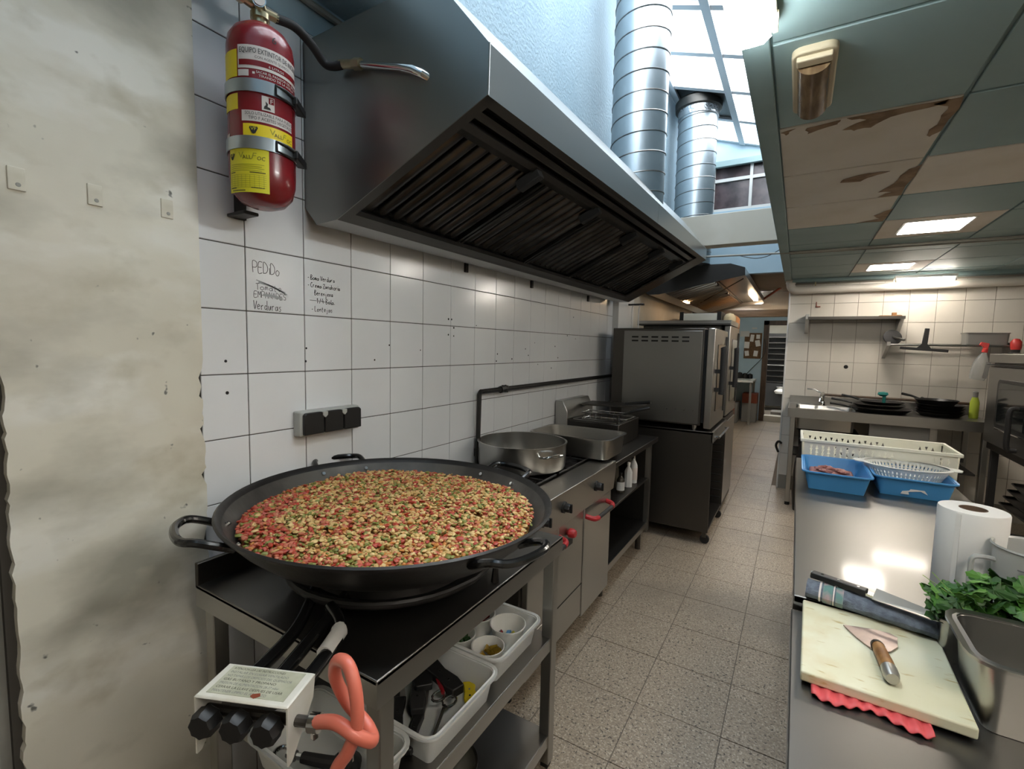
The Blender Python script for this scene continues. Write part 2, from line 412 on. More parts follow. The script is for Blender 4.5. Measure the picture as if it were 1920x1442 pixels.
def scrawl(s, y, z, h, m_, width, w=.0009, drop=0):
    xs = []; x = 0
    for c in s: xs.append(x); x += .35 if c == ' ' else (.25 if c in 'il' else .42 if c == '-' else .62)
    k = width / x; mb = MB()
    for c, x in zip(s, xs):
        j = R.uniform(-.04, .04)
        for P in GL.get(c, []): ribbon(mb, [(.0009, y + (x + p[0]) * k + R.uniform(-.0004, .0004), z + p[1] * h + j * h - x * k * drop + R.uniform(-.0005, .0005)) for p in P], w)
    mb.build('handwriting', m_, wl, smooth=0, recalc=False)
for (s, y, z, sz, m_, w_) in (('PEDiDo', .858, 1.708, .034, 'print_black', .092), ('Tomate', .866, 1.657, .02, 'print_grey', .09), ('EMPANADES', .860, 1.632, .019, 'print_grey', .11), ('Verduras', .858, 1.595, .028, 'print_black', .096),
                              ('- Boma Verdura', 1.050, 1.712, .016, 'print_black', .112), ('- Crema Zanahoria', 1.050, 1.686, .016, 'print_black', .135), ('Berenjena', 1.076, 1.660, .017, 'print_black', .078), ('1/4 Bola', 1.085, 1.633, .017, 'print_black', .072), ('- Lentejas', 1.064, 1.604, .018, 'print_black', .088)):
    scrawl(s, y, z, sz, m_, w_)
for (y0, z0, y1, z1, w_) in ((.868, 1.686, .972, 1.650, .0016), (.875, 1.680, .965, 1.655, .003), (.89, 1.642, .955, 1.634, .004), (1.056, 1.641, 1.16, 1.634, .0008)):
    mb = MB(); ribbon(mb, [(.0011, y0, z0), (.0011, (y0 + y1) / 2, (z0 + z1) / 2 + .003), (.0011, y1, z1)], w_); mb.build('strike_line', 'print_faint' if w_ > .001 else 'print_grey', wl, smooth=0, recalc=False)
# ---- wall above the tiles, soffit and skylight shaft
S(B((-.15, -2.6, 2.52), (-.001, 4.17, 2.66)), 'wall_left_band', 'paint_blue')
S(B((-.15, -2.6, 2.64), (.25, 6.0, 2.74)), 'ceiling_soffit', 'stucco_blue')
S(B((.13, .1, 2.74), (.25, 6.0, 4.1)), 'wall_shaft_left', 'stucco_blue')
S(B((1.30, -2.6, 2.27), (1.36, 6.0, 3.75)), 'wall_shaft_right', 'void_grey')
S(B((.25, 0, 2.62), (1.30, .1, 4.1)), 'wall_shaft_near', 'stucco_blue')
S(B((-.15, -2.6, 2.62), (1.30, 0, 2.74)), 'ceiling_near', 'paint_white')
# conduit along the top of the wall
S(MB().tube([(.012, .7, 2.607), (.012, 4.1, 2.607)], .012, 8), 'trim_conduit', 'paint_grey', smooth=35)
# shaft end wall with window opening
def shaft_end():
    mb = MB(); y0, y1 = 5.92, 6.02
    mb.box((-.15, y0, 2.35), (1.36, y1, 3.06)); mb.box((-.15, y0, 3.56), (1.36, y1, 4.1)); mb.box((-.15, y0, 3.06), (.5, y1, 3.56))
    return mb
S(shaft_end(), 'wall_shaft_end', 'paint_blue')
S(B((.3, 5.88, 3.54), (1.30, 5.93, 3.60)), 'trim_ledge', 'ceil_green')
win = S(MB().box((.5, 5.93, 3.06), (1.30, 5.97, 3.09)).box((.5, 5.93, 3.385), (1.30, 5.97, 3.42)).box((.885, 5.925, 3.06), (.915, 5.975, 3.56)).box((.5, 5.93, 3.06), (.53, 5.97, 3.56)).box((1.27, 5.93, 3.06), (1.30, 5.97, 3.56)), 'window_2', 'paint_white')
for (x0, x1, z0, z1) in ((.53, .885, 3.09, 3.385), (.915, 1.27, 3.09, 3.385), (.53, .885, 3.42, 3.56), (.915, 1.27, 3.42, 3.56)):
    B((x0, 5.955, z0), (x1, 5.963, z1)).build('pane', 'window_dark', win, smooth=0)
for k in range(9):
    x = .57 + k * .082
    MB().tube([(x, 5.99, 3.06), (x, 5.99, 3.56)], .005, 6).build('bar', 'charcoal', win)
for z in (3.2, 3.32, 3.47): MB().tube([(.5, 5.985, z), (1.3, 5.985, z)], .005, 6).build('bar', 'charcoal', win)
# white cross beam
S(B((.25, 4.32, 2.37), (1.30, 4.46, 2.625)), 'trim_beam', 'paint_cream', bevel=.004)
# ---- skylight: sloped glazing between rafters and cross bars
sky = thing('window_1', 'white framed sloping skylight over the aisle', 'skylight', (0, 0, 0)); sky['kind'] = 'structure'
for k_ in ('category',): del sky[k_]
def zk(x): return 3.871 - .334 * (x - .52)
bars = [.12, .5, 1.1, 1.7, 2.3, 2.9, 3.5, 4.1, 4.7, 5.32, 5.9]; rafts = [.29, .79, 1.28]
def slope_box(x0, x1, y0, y1, t0, t1):
    return MB().add([(x, y, zk(x) + t) for t in (t0, t1) for x, y in ((x0, y0), (x1, y0), (x1, y1), (x0, y1))],
                    [(0, 3, 2, 1), (4, 5, 6, 7), (0, 1, 5, 4), (1, 2, 6, 5), (2, 3, 7, 6), (3, 0, 4, 7)])
for x in rafts: slope_box(x - .03, x + .03, .1, 5.93, -.03, .05).build('rafter', 'frame_white', sky, smooth=0)
for y in bars: slope_box(.25, 1.30, y - .028, y + .028, -.02, .04).build('cross_bar', 'frame_white', sky, smooth=0)
for x0, x1 in zip(rafts, rafts[1:]):
    for y0, y1 in zip(bars, bars[1:]):
        if x0 < .5 and y0 > 4.65 and y0 < 4.75: continue      # blanked off where the flue passes
        slope_box(x0 + .03, x1 - .03, y0 + .028, y1 - .028, .008, .014).build('pane', 'sky_glass', sky, smooth=0)
slope_box(.29, .76, 4.73, 5.29, .0, .02).build('blanking_panel', 'steel_dark', sky, smooth=0)
# ---- plaster panel of the near left wall with broken edges
def plaster():
    zl = [3.0]; 
    while zl[-1] > 0: zl.append(zl[-1] - R.uniform(.01, .035))
    zl[-1] = 0
    r_ = [(.697 - (R.choice((0, 0, .003, .006, .013)) if z < 1.5 else 0), z) for z in zl]; l_ = [(.305 - (R.uniform(0, .008) if z < 1.7 else 0) + .012 * (1.5 - z) * -.3, z) for z in zl]
    return MB().prism(r_[::-1] + l_, 'x', -.004, .02)
S(plaster(), 'wall_left_plaster', 'plaster')
S(B((-.2, .285, 0), (-.003, .699, 2.7)), 'wall_left_core', 'plaster_core')
S(B((-.2, -2.6, 0), (-.05, .24, 2.64)), 'wall_left_near', 'plaster')
S(MB().box((-.05, .13, 0), (.01, .262, 2.4)).box((-.05, .262, 0), (-.02, .292, 2.4)), 'trim_door_frame', 'paint_grey')
# ---- back wall, corridor walls, right and near walls
wb = S(B((1.349, 5.924, 0), (4.5, 6.1, 2.4)), 'wall_back', 'grout_back')
def back_tile(a, c, b=None, d=None):
    return ((a, 5.92, c),) if b is None else ((a, 5.92, c), ((g, 0, g), (b - a - g, .008, d - c - g)))
bx0, bz0, bw, bh = 1.544, 2.205, .2, .2014
tiles(wb, [1.349] + [bx0 + bw * i for i in range(0, 10)], [.15] + [bz0 - bh * j for j in range(9, -1, -1)], back_tile, 'tile_back')
MB().lathe([(0, -.002), (.017, -.002), (.019, 0)], 16, axis='y', c=(1.883, 5.92, 1.355)).build('wall_hole', 'dark_gap', wb, smooth=0)
MB().box((1.585, 5.905, 1.965), (1.625, 5.92, 1.975)).box((1.585, 5.912, 1.975), (1.592, 5.92, 2.02)).build('wall_bracket', 'rust_red', wb, smooth=0)
S(B((1.335, 5.905, 0), (1.352, 6.1, 2.35)), 'trim_corner', 'paint_white', bevel=.006)
S(B((1.345, 6.1, 0), (1.45, 12.2, 2.4)), 'wall_corridor_right', 'paint_cream')
S(B((4.4, -2.7, 0), (4.5, 6.0, 2.4)), 'wall_right', 'tile_back')
S(B((-.2, -2.7, 0), (4.5, -2.6, 2.7)), 'wall_near', 'paint_white')
S(B((-.15, 4.17, 0), (.055, 4.62, 2.64)), 'wall_left_pilaster', 'paint_white', bevel=.004)
S(B((-.15, 4.62, 0), (0, 12.2, 2.66)), 'wall_left_far', 'paint_cream')
S(B((-.15, 6.02, 2.35), (1.345, 7.9, 2.42)), 'ceiling_corridor', 'wood_brown')
S(B((-.15, 7.9, 2.1), (1.345, 8.0, 2.42)), 'wall_lintel', 'paint_white')
S(B((-.15, 7.87, 2.0), (1.345, 8.05, 2.1)), 'trim_lintel', 'wood_brown')
S(B((-.15, 8.0, 2.42), (1.345, 12.2, 2.5)), 'ceiling_far', 'paint_cream')
S(MB().box((-.15, 11.5, 0), (.84, 11.6, 2.5)).box((.84, 11.5, 2.12), (1.345, 11.6, 2.5)), 'wall_far', 'paint_blue')
S(MB().box((-.15, 14.3, 0), (2.2, 14.4, 2.5)).box((-.2, 11.6, 0), (-.1, 14.4, 2.5)).box((2.1, 11.6, 0), (2.2, 14.4, 2.5)).box((-.2, 11.6, 2.3), (2.2, 14.4, 2.4)), 'wall_pantry', 'paint_cream')
dr = S(MB().box((.80, 11.46, 0), (.90, 11.64, 2.14)).box((.80, 11.46, 2.05), (1.345, 11.64, 2.14)).box((1.27, 11.46, 0), (1.345, 11.64, 2.14)), 'door_1', 'wood_dark')
S(B((.90, 11.42, 0), (1.3, 11.7, .12)), 'trim_step', 'paint_cream')
# ---- suspended ceiling right of the aisle
CZ = 2.255
cl = S(B((1.34, -2.6, CZ + .006), (4.45, 5.94, CZ + .03)), 'ceiling', 'ceil_green')
cols = [1.35, 1.83, 2.35, 2.87, 3.39, 3.91, 4.4]; rows = [1.90 + .52 * k for k in range(-9, 8)] + [5.92]
cache = {}
LED = {(1, 3), (1, 6), (3, -1), (1, -4), (4, 2), (3, -4), (1, -7), (4, 5)}
for ci, (x0, x1) in enumerate(zip(cols, cols[1:])):
    for ri, (y0, y1) in enumerate(zip(rows, rows[1:])):
        k = ri - 9
        if (ci, k) in LED: mt = 'ceil_cream'
        elif ci == 0 and k in (0, 1, 2): mt = 'ceil_stain'
        elif (ci, k) in {(1, 1), (2, 1), (3, 3)}: mt = 'ceil_cream'
        else: mt = 'ceil_green'
        key = (round(x1 - x0, 3), round(y1 - y0, 3), mt); z_ = CZ + R.uniform(0, .002)
        if key in cache: dup(cache[key], cl, (x0, y0, z_))
        else:
            o = MB().box((.006, .006, -.004), (x1 - x0 - .006, y1 - y0 - .006, .012)).build('ceiling_tile', mt, smooth=0, bevel=.002, seg=1)
            o.parent = cl; o.location = (x0, y0, z_); cache[key] = o
# brown water marks on the three bare tiles
def blob(pts, z=CZ - .0046):
    P = []
    for i, (x, y) in enumerate(pts):
        q = pts[(i + 1) % len(pts)]
        for t in (0, .33, .66): P.append((x + (q[0] - x) * t + R.uniform(-.006, .006), y + (q[1] - y) * t + R.uniform(-.006, .006)))
    return MB().prism(P, 'z', z, z + .0005)
for pts in ([(1.79, 1.905), (1.828, 1.905), (1.828, 2.16), (1.80, 2.20), (1.785, 2.17), (1.805, 2.05), (1.795, 1.955), (1.76, 1.925)],
            [(1.545, 1.91), (1.79, 1.905), (1.79, 1.93), (1.66, 1.965), (1.62, 2.02), (1.57, 2.02), (1.54, 2.0), (1.6, 1.95)],
            [(1.43, 1.935), (1.53, 1.915), (1.52, 1.945), (1.44, 1.98)], [(1.36, 1.925), (1.40, 1.92), (1.37, 1.955)],
            [(1.58, 2.56), (1.66, 2.52), (1.73, 2.53), (1.68, 2.57), (1.64, 2.62), (1.57, 2.6)],
            [(1.79, 2.56), (1.828, 2.5), (1.828, 2.93), (1.74, 2.92), (1.78, 2.85), (1.73, 2.83), (1.77, 2.72)],
            [(1.70, 3.44), (1.80, 3.38), (1.76, 3.3), (1.828, 3.18), (1.828, 3.455)]):
    blob(pts).build('water_stain', 'water_stain', cl, smooth=0)
S(MB().box((1.295, -2.6, CZ - .012), (1.352, 5.92, CZ + .02)).box((1.29, -2.6, CZ - .012), (1.302, 5.92, CZ + .09)), 'trim_ceiling_edge', 'ceil_green', bevel=.003)
S(B((1.36, 5.80, CZ - .035), (3.4, 5.92, CZ)), 'trim_ceiling_back', 'ceil_green')
S(MB().tube([(1.35, 4.2, CZ - .012), (4.3, 4.2, CZ - .012)], .009, 8).tube([(.76, 4.24, CZ + .01), (1.36, 4.2, CZ - .012)], .008, 8).tube([(1.36, 4.26, CZ - .012), (4.3, 4.23, CZ - .03)], .005, 6), 'trim_cable_run', 'paint_grey', smooth=35)
MB().tube(smooth_path([(.98, 4.5, 2.30), (1.1, 4.45, 2.262), (1.2, 4.4, 2.265), (1.3, 4.35, 2.31)]), .003, 6).build('trim_loose_cable', 'charcoal')['kind'] = 'structure'
# ceiling light panels set into bare tiles; unseen ones are added to brighten the room
def led(x0, y0, label, x1=None, y1=None):
    t = thing('ceiling_light', label, 'ceiling light', (x0, y0, CZ), 'square LED panels in the ceiling')
    B((x0 + .10, y0 + .08, CZ - .006), (x0 + .42, y0 + .42, CZ + .004)).build('frame', 'paint_white', t, smooth=0, bevel=.002)
    B((x0 + .115, y0 + .095, CZ - .0075), (x0 + .405, y0 + .405, CZ - .0055)).build('diffuser', 'led_warm', t, smooth=0)
for (ci, k) in sorted(LED):
    if (ci, k) == (4, 5): continue
    led(cols[ci], rows[k + 9], {(1, 3): 'glowing ceiling panel in the bare cream tile past the stained tiles', (1, 6): 'smaller looking glowing ceiling panel nearest the white back pipe', (3, -1): 'added fill panel light above the work table, out of the frame', (1, -4): 'added unseen fill panel light behind the photographer', (3, -4): 'added unseen fill panel light behind and right of the photographer', (1, -7): 'added unseen fill panel light at the near end wall', (4, 2): 'added fill panel light beyond the right frame edge'}[(ci, k)])
t = thing('tube_lamp', 'bright tube lamp against the back wall beside the white pipe', 'ceiling light', (2.2, 5.7, 2.19))
B((2.19, 5.68, 2.2), (2.63, 5.75, 2.225)).build('housing', 'paint_white', t, smooth=0, bevel=.004); MB().tube([(2.21, 5.715, 2.185), (2.61, 5.715, 2.185)], .015, 12).build('tube', 'tube_light', t)
for x in (2.2, 2.62): MB().tube([(x - .006, 5.715, 2.185), (x + .006, 5.715, 2.185)], .018, 10).build('end_cap', 'paint_white', t)
# bulkhead lamp at the ceiling edge
t = thing('bulkhead_lamp', 'ribbed white bulkhead lamp glowing at the ceiling edge above the aisle', 'lamp', (1.325, 1.13, 2.2))
MB().prism(rr(1.275, .95, 1.372, 1.275, .03), 'z', 2.228, 2.244).build('base', 'frame_cream', t, smooth=0)
df = MB(); n_ = 22
prof = []
for i, zz in enumerate((2.228, 2.205, 2.19, 2.182)):
    d = (0, .004, .016, .034)[i]; prof.append([(x, y, zz) for x, y in rr(1.28 + d, .955 + d, 1.367 - d, 1.27 - d, max(.006, .03 - d * .6), 5)])
n_ = len(prof[0]); df.add([p for q in prof for p in q], [(i * n_ + k, i * n_ + (k + 1) % n_, (i + 1) * n_ + (k + 1) % n_, (i + 1) * n_ + k) for i in range(3) for k in range(n_)] + [tuple(range(3 * n_, 4 * n_))])
df.build('diffuser', 'lamp_daylight', t)
for k in range(9): MB().tube([(1.285, .98 + k * .033, 2.2), (1.30, .98 + k * .033, 2.187), (1.347, .98 + k * .033, 2.187), (1.362, .98 + k * .033, 2.2)], .0022, 5).build('rib', 'lamp_daylight', t)
for y in (1.1, 1.22): MB().box((1.366, y, 2.2), (1.376, y + .02, 2.236)).build('clip', 'frame_cream', t, smooth=0)
# emergency light
t = thing('emergency_light', 'smoky amber emergency light in a cream frame on the green ceiling', 'emergency light', (1.447, 1.6, CZ))
MB().prism(rr(1.397, 1.42, 1.497, 1.77, .025), 'z', CZ - .02, CZ - .0).build('frame', 'frame_cream', t, bevel=.004)
MB().add([(x, y, z) for y, s in ((1.475, 1), (1.752, 1)) for x, z in [(1.447 + .038 * math.sin(rad(a)), CZ - .02 - .03 * math.cos(rad(a))) for a in range(-90, 91, 15)]], [(k, k + 1, 14 + k, 13 + k) for k in range(12)] + [tuple(range(13)), tuple(range(13, 26))]).build('lens', 'amber_lens', t)
B((1.408, 1.435, CZ - .032), (1.486, 1.47, CZ - .018)).build('end_block', 'frame_cream', t, smooth=0, bevel=.004)
# white waste pipe along the back wall
p = [(1.345, 5.86, 2.62), (1.345, 5.86, 2.2)] + [(1.345 + .06 * (1 - math.cos(rad(a))), 5.86, 2.2 - .06 * math.sin(rad(a))) for a in range(15, 90, 15)] + [(1.405, 5.86, 2.14), (4.4, 5.86, 2.165)]
t = thing('waste_pipe', 'thick white plastic pipe running under the ceiling along the back wall', 'pipe', (1.345, 5.86, 2.14))
MB().tube(p, .04, 16).build('pipe', 'pvc', t); MB().tube([(1.345, 5.86, 2.26), (1.345, 5.86, 2.21)], .046, 16).build('collar', 'pvc', t)
for x in (1.56, 2.2): MB().box((x, 5.85, 2.17), (x + .012, 5.87, 2.25)).build('bracket', 'brass', t, smooth=0)

# ================================================================== LEFT WALL FITTINGS
for i, (y, z, lb) in enumerate(((.341, 1.828, 'painted over wall plate nearest the left frame edge'), (.472, 1.83, 'painted over wall plate in the middle of the row of three'), (.621, 1.836, 'painted over wall plate closest to the white tiles'))):
    t = thing('wall_plate', lb, 'wall plate', (.02, y, z), 'plates painted into the plaster')
    B((.018, y - .014, z - .024), (.0235, y + .014, z + .024)).build('plate', 'plaster', t, smooth=0, bevel=.0015)
    MB().lathe([(0, .0242), (.004, .0242), (.0045, .0235)], 12, axis='x', c=(0, y + .002, z - .012)).build('screw', 'paint_grey', t, smooth=0)
# triple switch box
t = thing('switch_box', 'grey surface mounted box with three black covers on the tiles', 'switch box', (0, 1.1, 1.21))
B((0, .985, 1.175), (.042, 1.235, 1.262)).build('body', 'plastic_grey', t, bevel=.006)
for k in range(3):
    y = .99 + k * .082; c_ = MB().prism([(y + .002, 1.182), (y + .078, 1.182), (y + .078, 1.25), (y + .07, 1.257), (y + .01, 1.257), (y + .002, 1.25)], 'x', .042, .056).build('cover', 'black_plastic', t, bevel=.003)
    if k: MB().prism([(y - .010, 1.257), (y + .010, 1.257), (y + .010, 1.245), (y, 1.236), (y - .010, 1.245)], 'x', .05, .059).build('latch', 'plastic_grey', t, bevel=.001)
# ---------------------------------------------------------------- fire extinguisher
ex, ey, er = .150, .806, .083
t = thing('fire_extinguisher', 'red fire extinguisher strapped to the tiles with yellow labels', 'fire extinguisher', (ex, ey, 1.86))
MB().lathe([(0, 1.868), (.03, 1.867), (.055, 1.876), (.074, 1.898), (.082, 1.93), (er, 1.95), (er, 2.275), (.079, 2.30), (.066, 2.322), (.045, 2.338), (.02, 2.35), (0, 2.35)], 48, c=(ex, ey, 0)).build('body', 'red_paint', t)
B((.0, ey - .022, 1.857), (.09, ey + .022, 1.867)).build('bracket_foot', 'black_plastic', t, bevel=.003); B((.0, ey + .0, 1.857), (.012, ey + .03, 2.28)).build('bracket_rail', 'black_plastic', t, smooth=0)
phi0 = math.atan2(0 - ey, 1.4566 - ex)
def cyl(a, z, r):
    z = 2.304 - (2.37 - z) * .9244
    return (ex + r * math.cos(phi0 + a), ey + r * math.sin(phi0 + a), z)
def patch(a0, a1, z0, z1, name, m, r=er + .0008, parent=None):
    n = max(2, int(abs(a1 - a0) / 6)); mb = MB()
    mb.add([cyl(rad(a0 + (a1 - a0) * k / n), z, r) for z in (z0, z1) for k in range(n + 1)], [(k, k + 1, n + 2 + k, n + 1 + k) for k in range(n)])
    return mb.build(name, m, t, parent, recalc=False)
def ctext(s, size, a0, z0, m, parent, width=None, shear=0, r=er + .0016):
    return text_on(s, size, lambda u, v: cyl(rad(a0) + u / er, z0 + v, r), 'lettering', m, t, parent, shear, width)
l1 = patch(-39, 78, 2.254, 2.316, 'title_label', 'label_white'); patch(-37, 78, 2.262, 2.277, 'title_stripe', 'red_paint', er + .0012, l1)
ctext('EQUIPO EXTINTOR DE INCENDIOS', .020, -36, 2.295, 'print_black', l1, width=.185); ctext('CON AGENTE QUIMICO', .010, -10, 2.282, 'print_black', l1, width=.09); ctext('6 LITROS', .009, 12, 2.2645, 'label_white', l1, width=.04)
patch(-39, -20, 2.233, 2.25, 'pictogram', 'label_white')
w1 = patch(-14, -10, 2.24, 2.246, 'dot', 'label_white')
ctext('SACAR EL PASADOR DEL SEGURO', .0095, -8, 2.243, 'label_white', w1, width=.125); ctext('TIRANDO DE LA ANILLA', .0095, -4, 2.2335, 'label_white', w1, width=.10)
patch(-92, -41, 2.232, 2.305, 'side_label', 'yellow_label2'); patch(-92, -41, 2.145, 2.188, 'side_label', 'yellow_label2')
pf = patch(0, 21, 2.147, 2.186, 'class_label', 'label_white'); patch(11, 20, 2.167, 2.184, 'class_square', 'red_paint', er + .0012, pf); ctext('F', .017, 13, 2.169, 'label_white', pf, r=er + .0018)
MB().add([cyl(rad(a), z, er + .0013) for a, z in ((3, 2.151), (15, 2.151), (13, 2.157), (9, 2.158), (10, 2.166), (6, 2.172), (6.5, 2.162), (4, 2.158))], [tuple(range(8))]).build('pictogram', 'print_black', t, pf, smooth=0, recalc=False)
l2 = patch(-34, 58, 2.113, 2.142, 'use_label', 'label_white'); ctext('SOLO UTILIZABLE PARA FUEGOS', .0125, -28, 2.130, 'print_black', l2, width=.128); ctext('TIPO F ACEITES VEGETALES', .0125, -22, 2.1175, 'print_black', l2, width=.115)
def emblem(a, z, s, parent):
    MB().add([cyl(rad(a) + u * s / er, z + v * s, er + .0016) for u, v in ((-.5, .5), (.5, .5), (.62, .25), (.25, -.55), (0, -.7), (-.25, -.55), (-.62, .25))], [tuple(range(7))]).build('emblem', 'print_black', t, parent, smooth=0, recalc=False)
    ctext('VF', s * .75, a - math.degrees(s * .42 / er), z - s * .12, 'yellow_label', parent, r=er + .0022, width=s * .8)
def logo(a, z, s, parent):
    ctext('V', s * 1.5, a, z, 'olive_print', parent, r=er + .0014); ctext('ALL', s, a + math.degrees(s * .75 / er), z - s * .2, 'print_black', parent, shear=-.1, width=s * 1.5)
    ctext('F', s * 1.5, a + math.degrees(s * 2.1 / er), z - s * .1, 'olive_print', parent, r=er + .0014, shear=.25); ctext('OC', s, a + math.degrees(s * 3.0 / er), z - s * .3, 'print_black', parent, shear=.15, width=s * 1.3)
l3 = patch(-32, 60, 2.068, 2.106, 'maker_label', 'yellow_label2'); emblem(-14, 2.09, .017, l3); logo(12, 2.084, .015, l3); patch(-30, 58, 2.052, 2.068, 'maker_stripe', 'print_black')
l4 = patch(-66, 10, 1.918, 2.045, 'inspection_label', 'yellow_label'); emblem(-57, 2.018, .015, l4); logo(-42, 2.012, .0155, l4)
for k in range(4): patch(-60, 2 - 4 * (k % 2), 1.994 - k * .0055, 1.9954 - k * .0055, 'print_line', 'olive_print', er + .0013, l4)
for k in range(7): patch(-62, 5, 1.966 - k * .0058, 1.9668 - k * .0058, 'print_line', 'olive_print', er + .0013, l4)
for k in range(9): patch(-60 + k * 7.6, -59.5 + k * 7.6, 1.932, 1.966, 'print_line', 'olive_print', er + .0013, l4)
for (a0, a1, z) in ((-22, 4, 1.972), (-62, -50, 1.972), (-62, -48, 1.929), (-20, 2, 1.93), (-58, -30, 1.922)): patch(a0, a1, z, z + .0022, 'print_line', 'print_black', er + .0014, l4)
patch(-90, -66, 2.055, 2.085, 'torn_sticker', 'label_white'); ctext('6', .026, 18, 2.336, 'print_black', l1, r=er + .001)
for zb in (2.187 + .022, 2.035 + .02):
    zc = 2.304 - (2.37 - zb) * .9244; s_ = MB().lathe([(er + .002, zc - .016), (er + .0045, zc - .016), (er + .0045, zc + .016), (er + .002, zc + .016)], 48, c=(ex, ey, 0)).build('strap', 'galvanised', t)
    lp = [cyl(rad(a), zb + dz, er + .008) for a, dz in ((22, -.013), (22, .013), (40, .010), (60, .006), (75, 0), (60, -.016), (40, -.016))]
    MB().tube(lp, .003, 8, closed=True).build('buckle_loop', 'black_iron', t, s_)
    MB().add([cyl(rad(a), zb + dz, er + r_) for a, dz, r_ in ((58, -.012, .004), (58, .012, .004), (92, -.022, .004), (92, 0, .004), (58, -.012, .018), (58, .012, .018), (92, -.022, .03), (92, 0, .03))], [(0, 1, 3, 2), (4, 5, 7, 6), (0, 1, 5, 4), (2, 3, 7, 6), (0, 2, 6, 4), (1, 3, 7, 5)]).build('buckle_lever', 'black_plastic', t, s_, bevel=.003)
v_ = MB().lathe([(.018, 2.345), (.018, 2.365), (.024, 2.365), (.024, 2.380), (.015, 2.380), (.015, 2.420), (0, 2.420)], 16, c=(ex, ey, 0)).build('valve', 'brass', t)
MB().tube([(ex, ey, 2.395), (ex + .03, ey - .02, 2.395)], .017, 14).build('gauge', 'chrome', t, v_)
MB().tube([(ex + .03, ey - .02, 2.395), (ex + .032, ey - .021, 2.395)], .014, 14).build('gauge_face', 'label_white', t, v_)
MB().tube([(ex, ey, 2.390), (ex - .0, ey - .05, 2.395)], .010, 10).tube([(ex, ey - .045, 2.394), (ex, ey - .062, 2.396)], .015, 6).tube([(ex, ey - .06, 2.396), (ex + .005, ey - .095, 2.400)], .011, 10).build('outlet_fitting', 'brass', t, v_)
MB().tube(smooth_path([(ex + .005, ey - .09, 2.400), (ex, ey - .16, 2.420), (ex - .01, ey - .26, 2.470), (ex - .02, ey - .4, 2.570)]), .011, 10).build('supply_hose', 'black_rubber', t)
MB().tube([(ex, ey, 2.390), (ex + .01, ey + .045, 2.390)], .012, 10).build('outlet', 'brass', t, v_)
hs = MB().tube(smooth_path([(ex + .008, ey + .04, 2.39), (ex + .02, ey + .09, 2.392), (.168, .95, 2.375), (.168, .995, 2.345), (.19, 1.01, 2.335), (.225, 1.018, 2.335)]), .0125, 12).build('discharge_hose', 'black_rubber', t)
MB().tube([(.215, 1.018, 2.338), (.27, 1.022, 2.326)], .013, 12).build('hose_ferrule', 'brass', t, hs); MB().tube([(.27, 1.022, 2.326), (.30, 1.022, 2.318)], .0165, 6).build('hose_nut', 'brass', t, hs)
MB().tube([(.295, 1.022, 2.319), (.47, 1.024, 2.262)], .010, 12).build('discharge_pipe', 'chrome', t); MB().tube([(.465, 1.024, 2.263), (.50, 1.026, 2.25), (.53, 1.032, 2.234), (.54, 1.05, 2.228)], [.011, .0125, .012, .011], 12).build('pipe_elbow', 'chrome', t)

# ================================================================== EXTRACTOR HOOD
def lerp(a, b, k): return tuple(x + (y - x) * k for x, y in zip(a, b))
HN = [(.004, 1.948), (.063, 1.885), (.163, 1.89), (.74, 2.134), (.742, 2.26), (.56, 2.48), (.004, 2.475)]
HF = [(.004, 1.965), (.063, 1.90), (.163, 1.898), (.78, 2.215), (.782, 2.30), (.6, 2.53), (.004, 2.53)]
YN, YF = 1.044, 4.10
def HP(i, y):   # point i of the hood outline at depth y
    k = (y - YN) / (YF - YN); x, z = lerp(HN[i], HF[i], k); return (x, y, z)
t = thing('extractor_hood', 'long stainless extractor hood with baffle filters over the stove line', 'extractor hood', (.3, YN, 1.9))
def skin(i, j, name, m, th=.003, y0=YN, y1=YF):
    a, b, c, d = [Vector(HP(*q)) for q in ((i, y0), (j, y0), (j, y1), (i, y1))]; n = (b - a).cross(d - a).normalized() * th
    return MB().add([a, b, c, d, a + n, b + n, c + n, d + n], [(0, 1, 2, 3), (7, 6, 5, 4), (0, 4, 5, 1), (1, 5, 6, 2), (2, 6, 7, 3), (3, 7, 4, 0)]).build(name, m, t, smooth=0)
MB().prism(HN, 'y', YN - .003, YN).build('side_panel', 'steel_hood', t, smooth=0); MB().prism(HF, 'y', YF, YF + .003).build('side_panel', 'steel_hood', t, smooth=0)
y_s = 2.66
skin(3, 4, 'front_panel', 'steel', y1=y_s - .001); skin(3, 4, 'front_panel', 'steel', y0=y_s + .001); skin(4, 5, 'top_panel', 'steel'); skin(5, 6, 'top_panel', 'steel_hood'); skin(0, 1, 'back_edge', 'steel_hood'); skin(1, 2, 'gutter', 'steel_hood')
MB().tube([HP(3, YN), (HP(4, YN)[0], YN, HP(4, YN)[2])], .003, 6).build('corner_seam', 'steel', t)
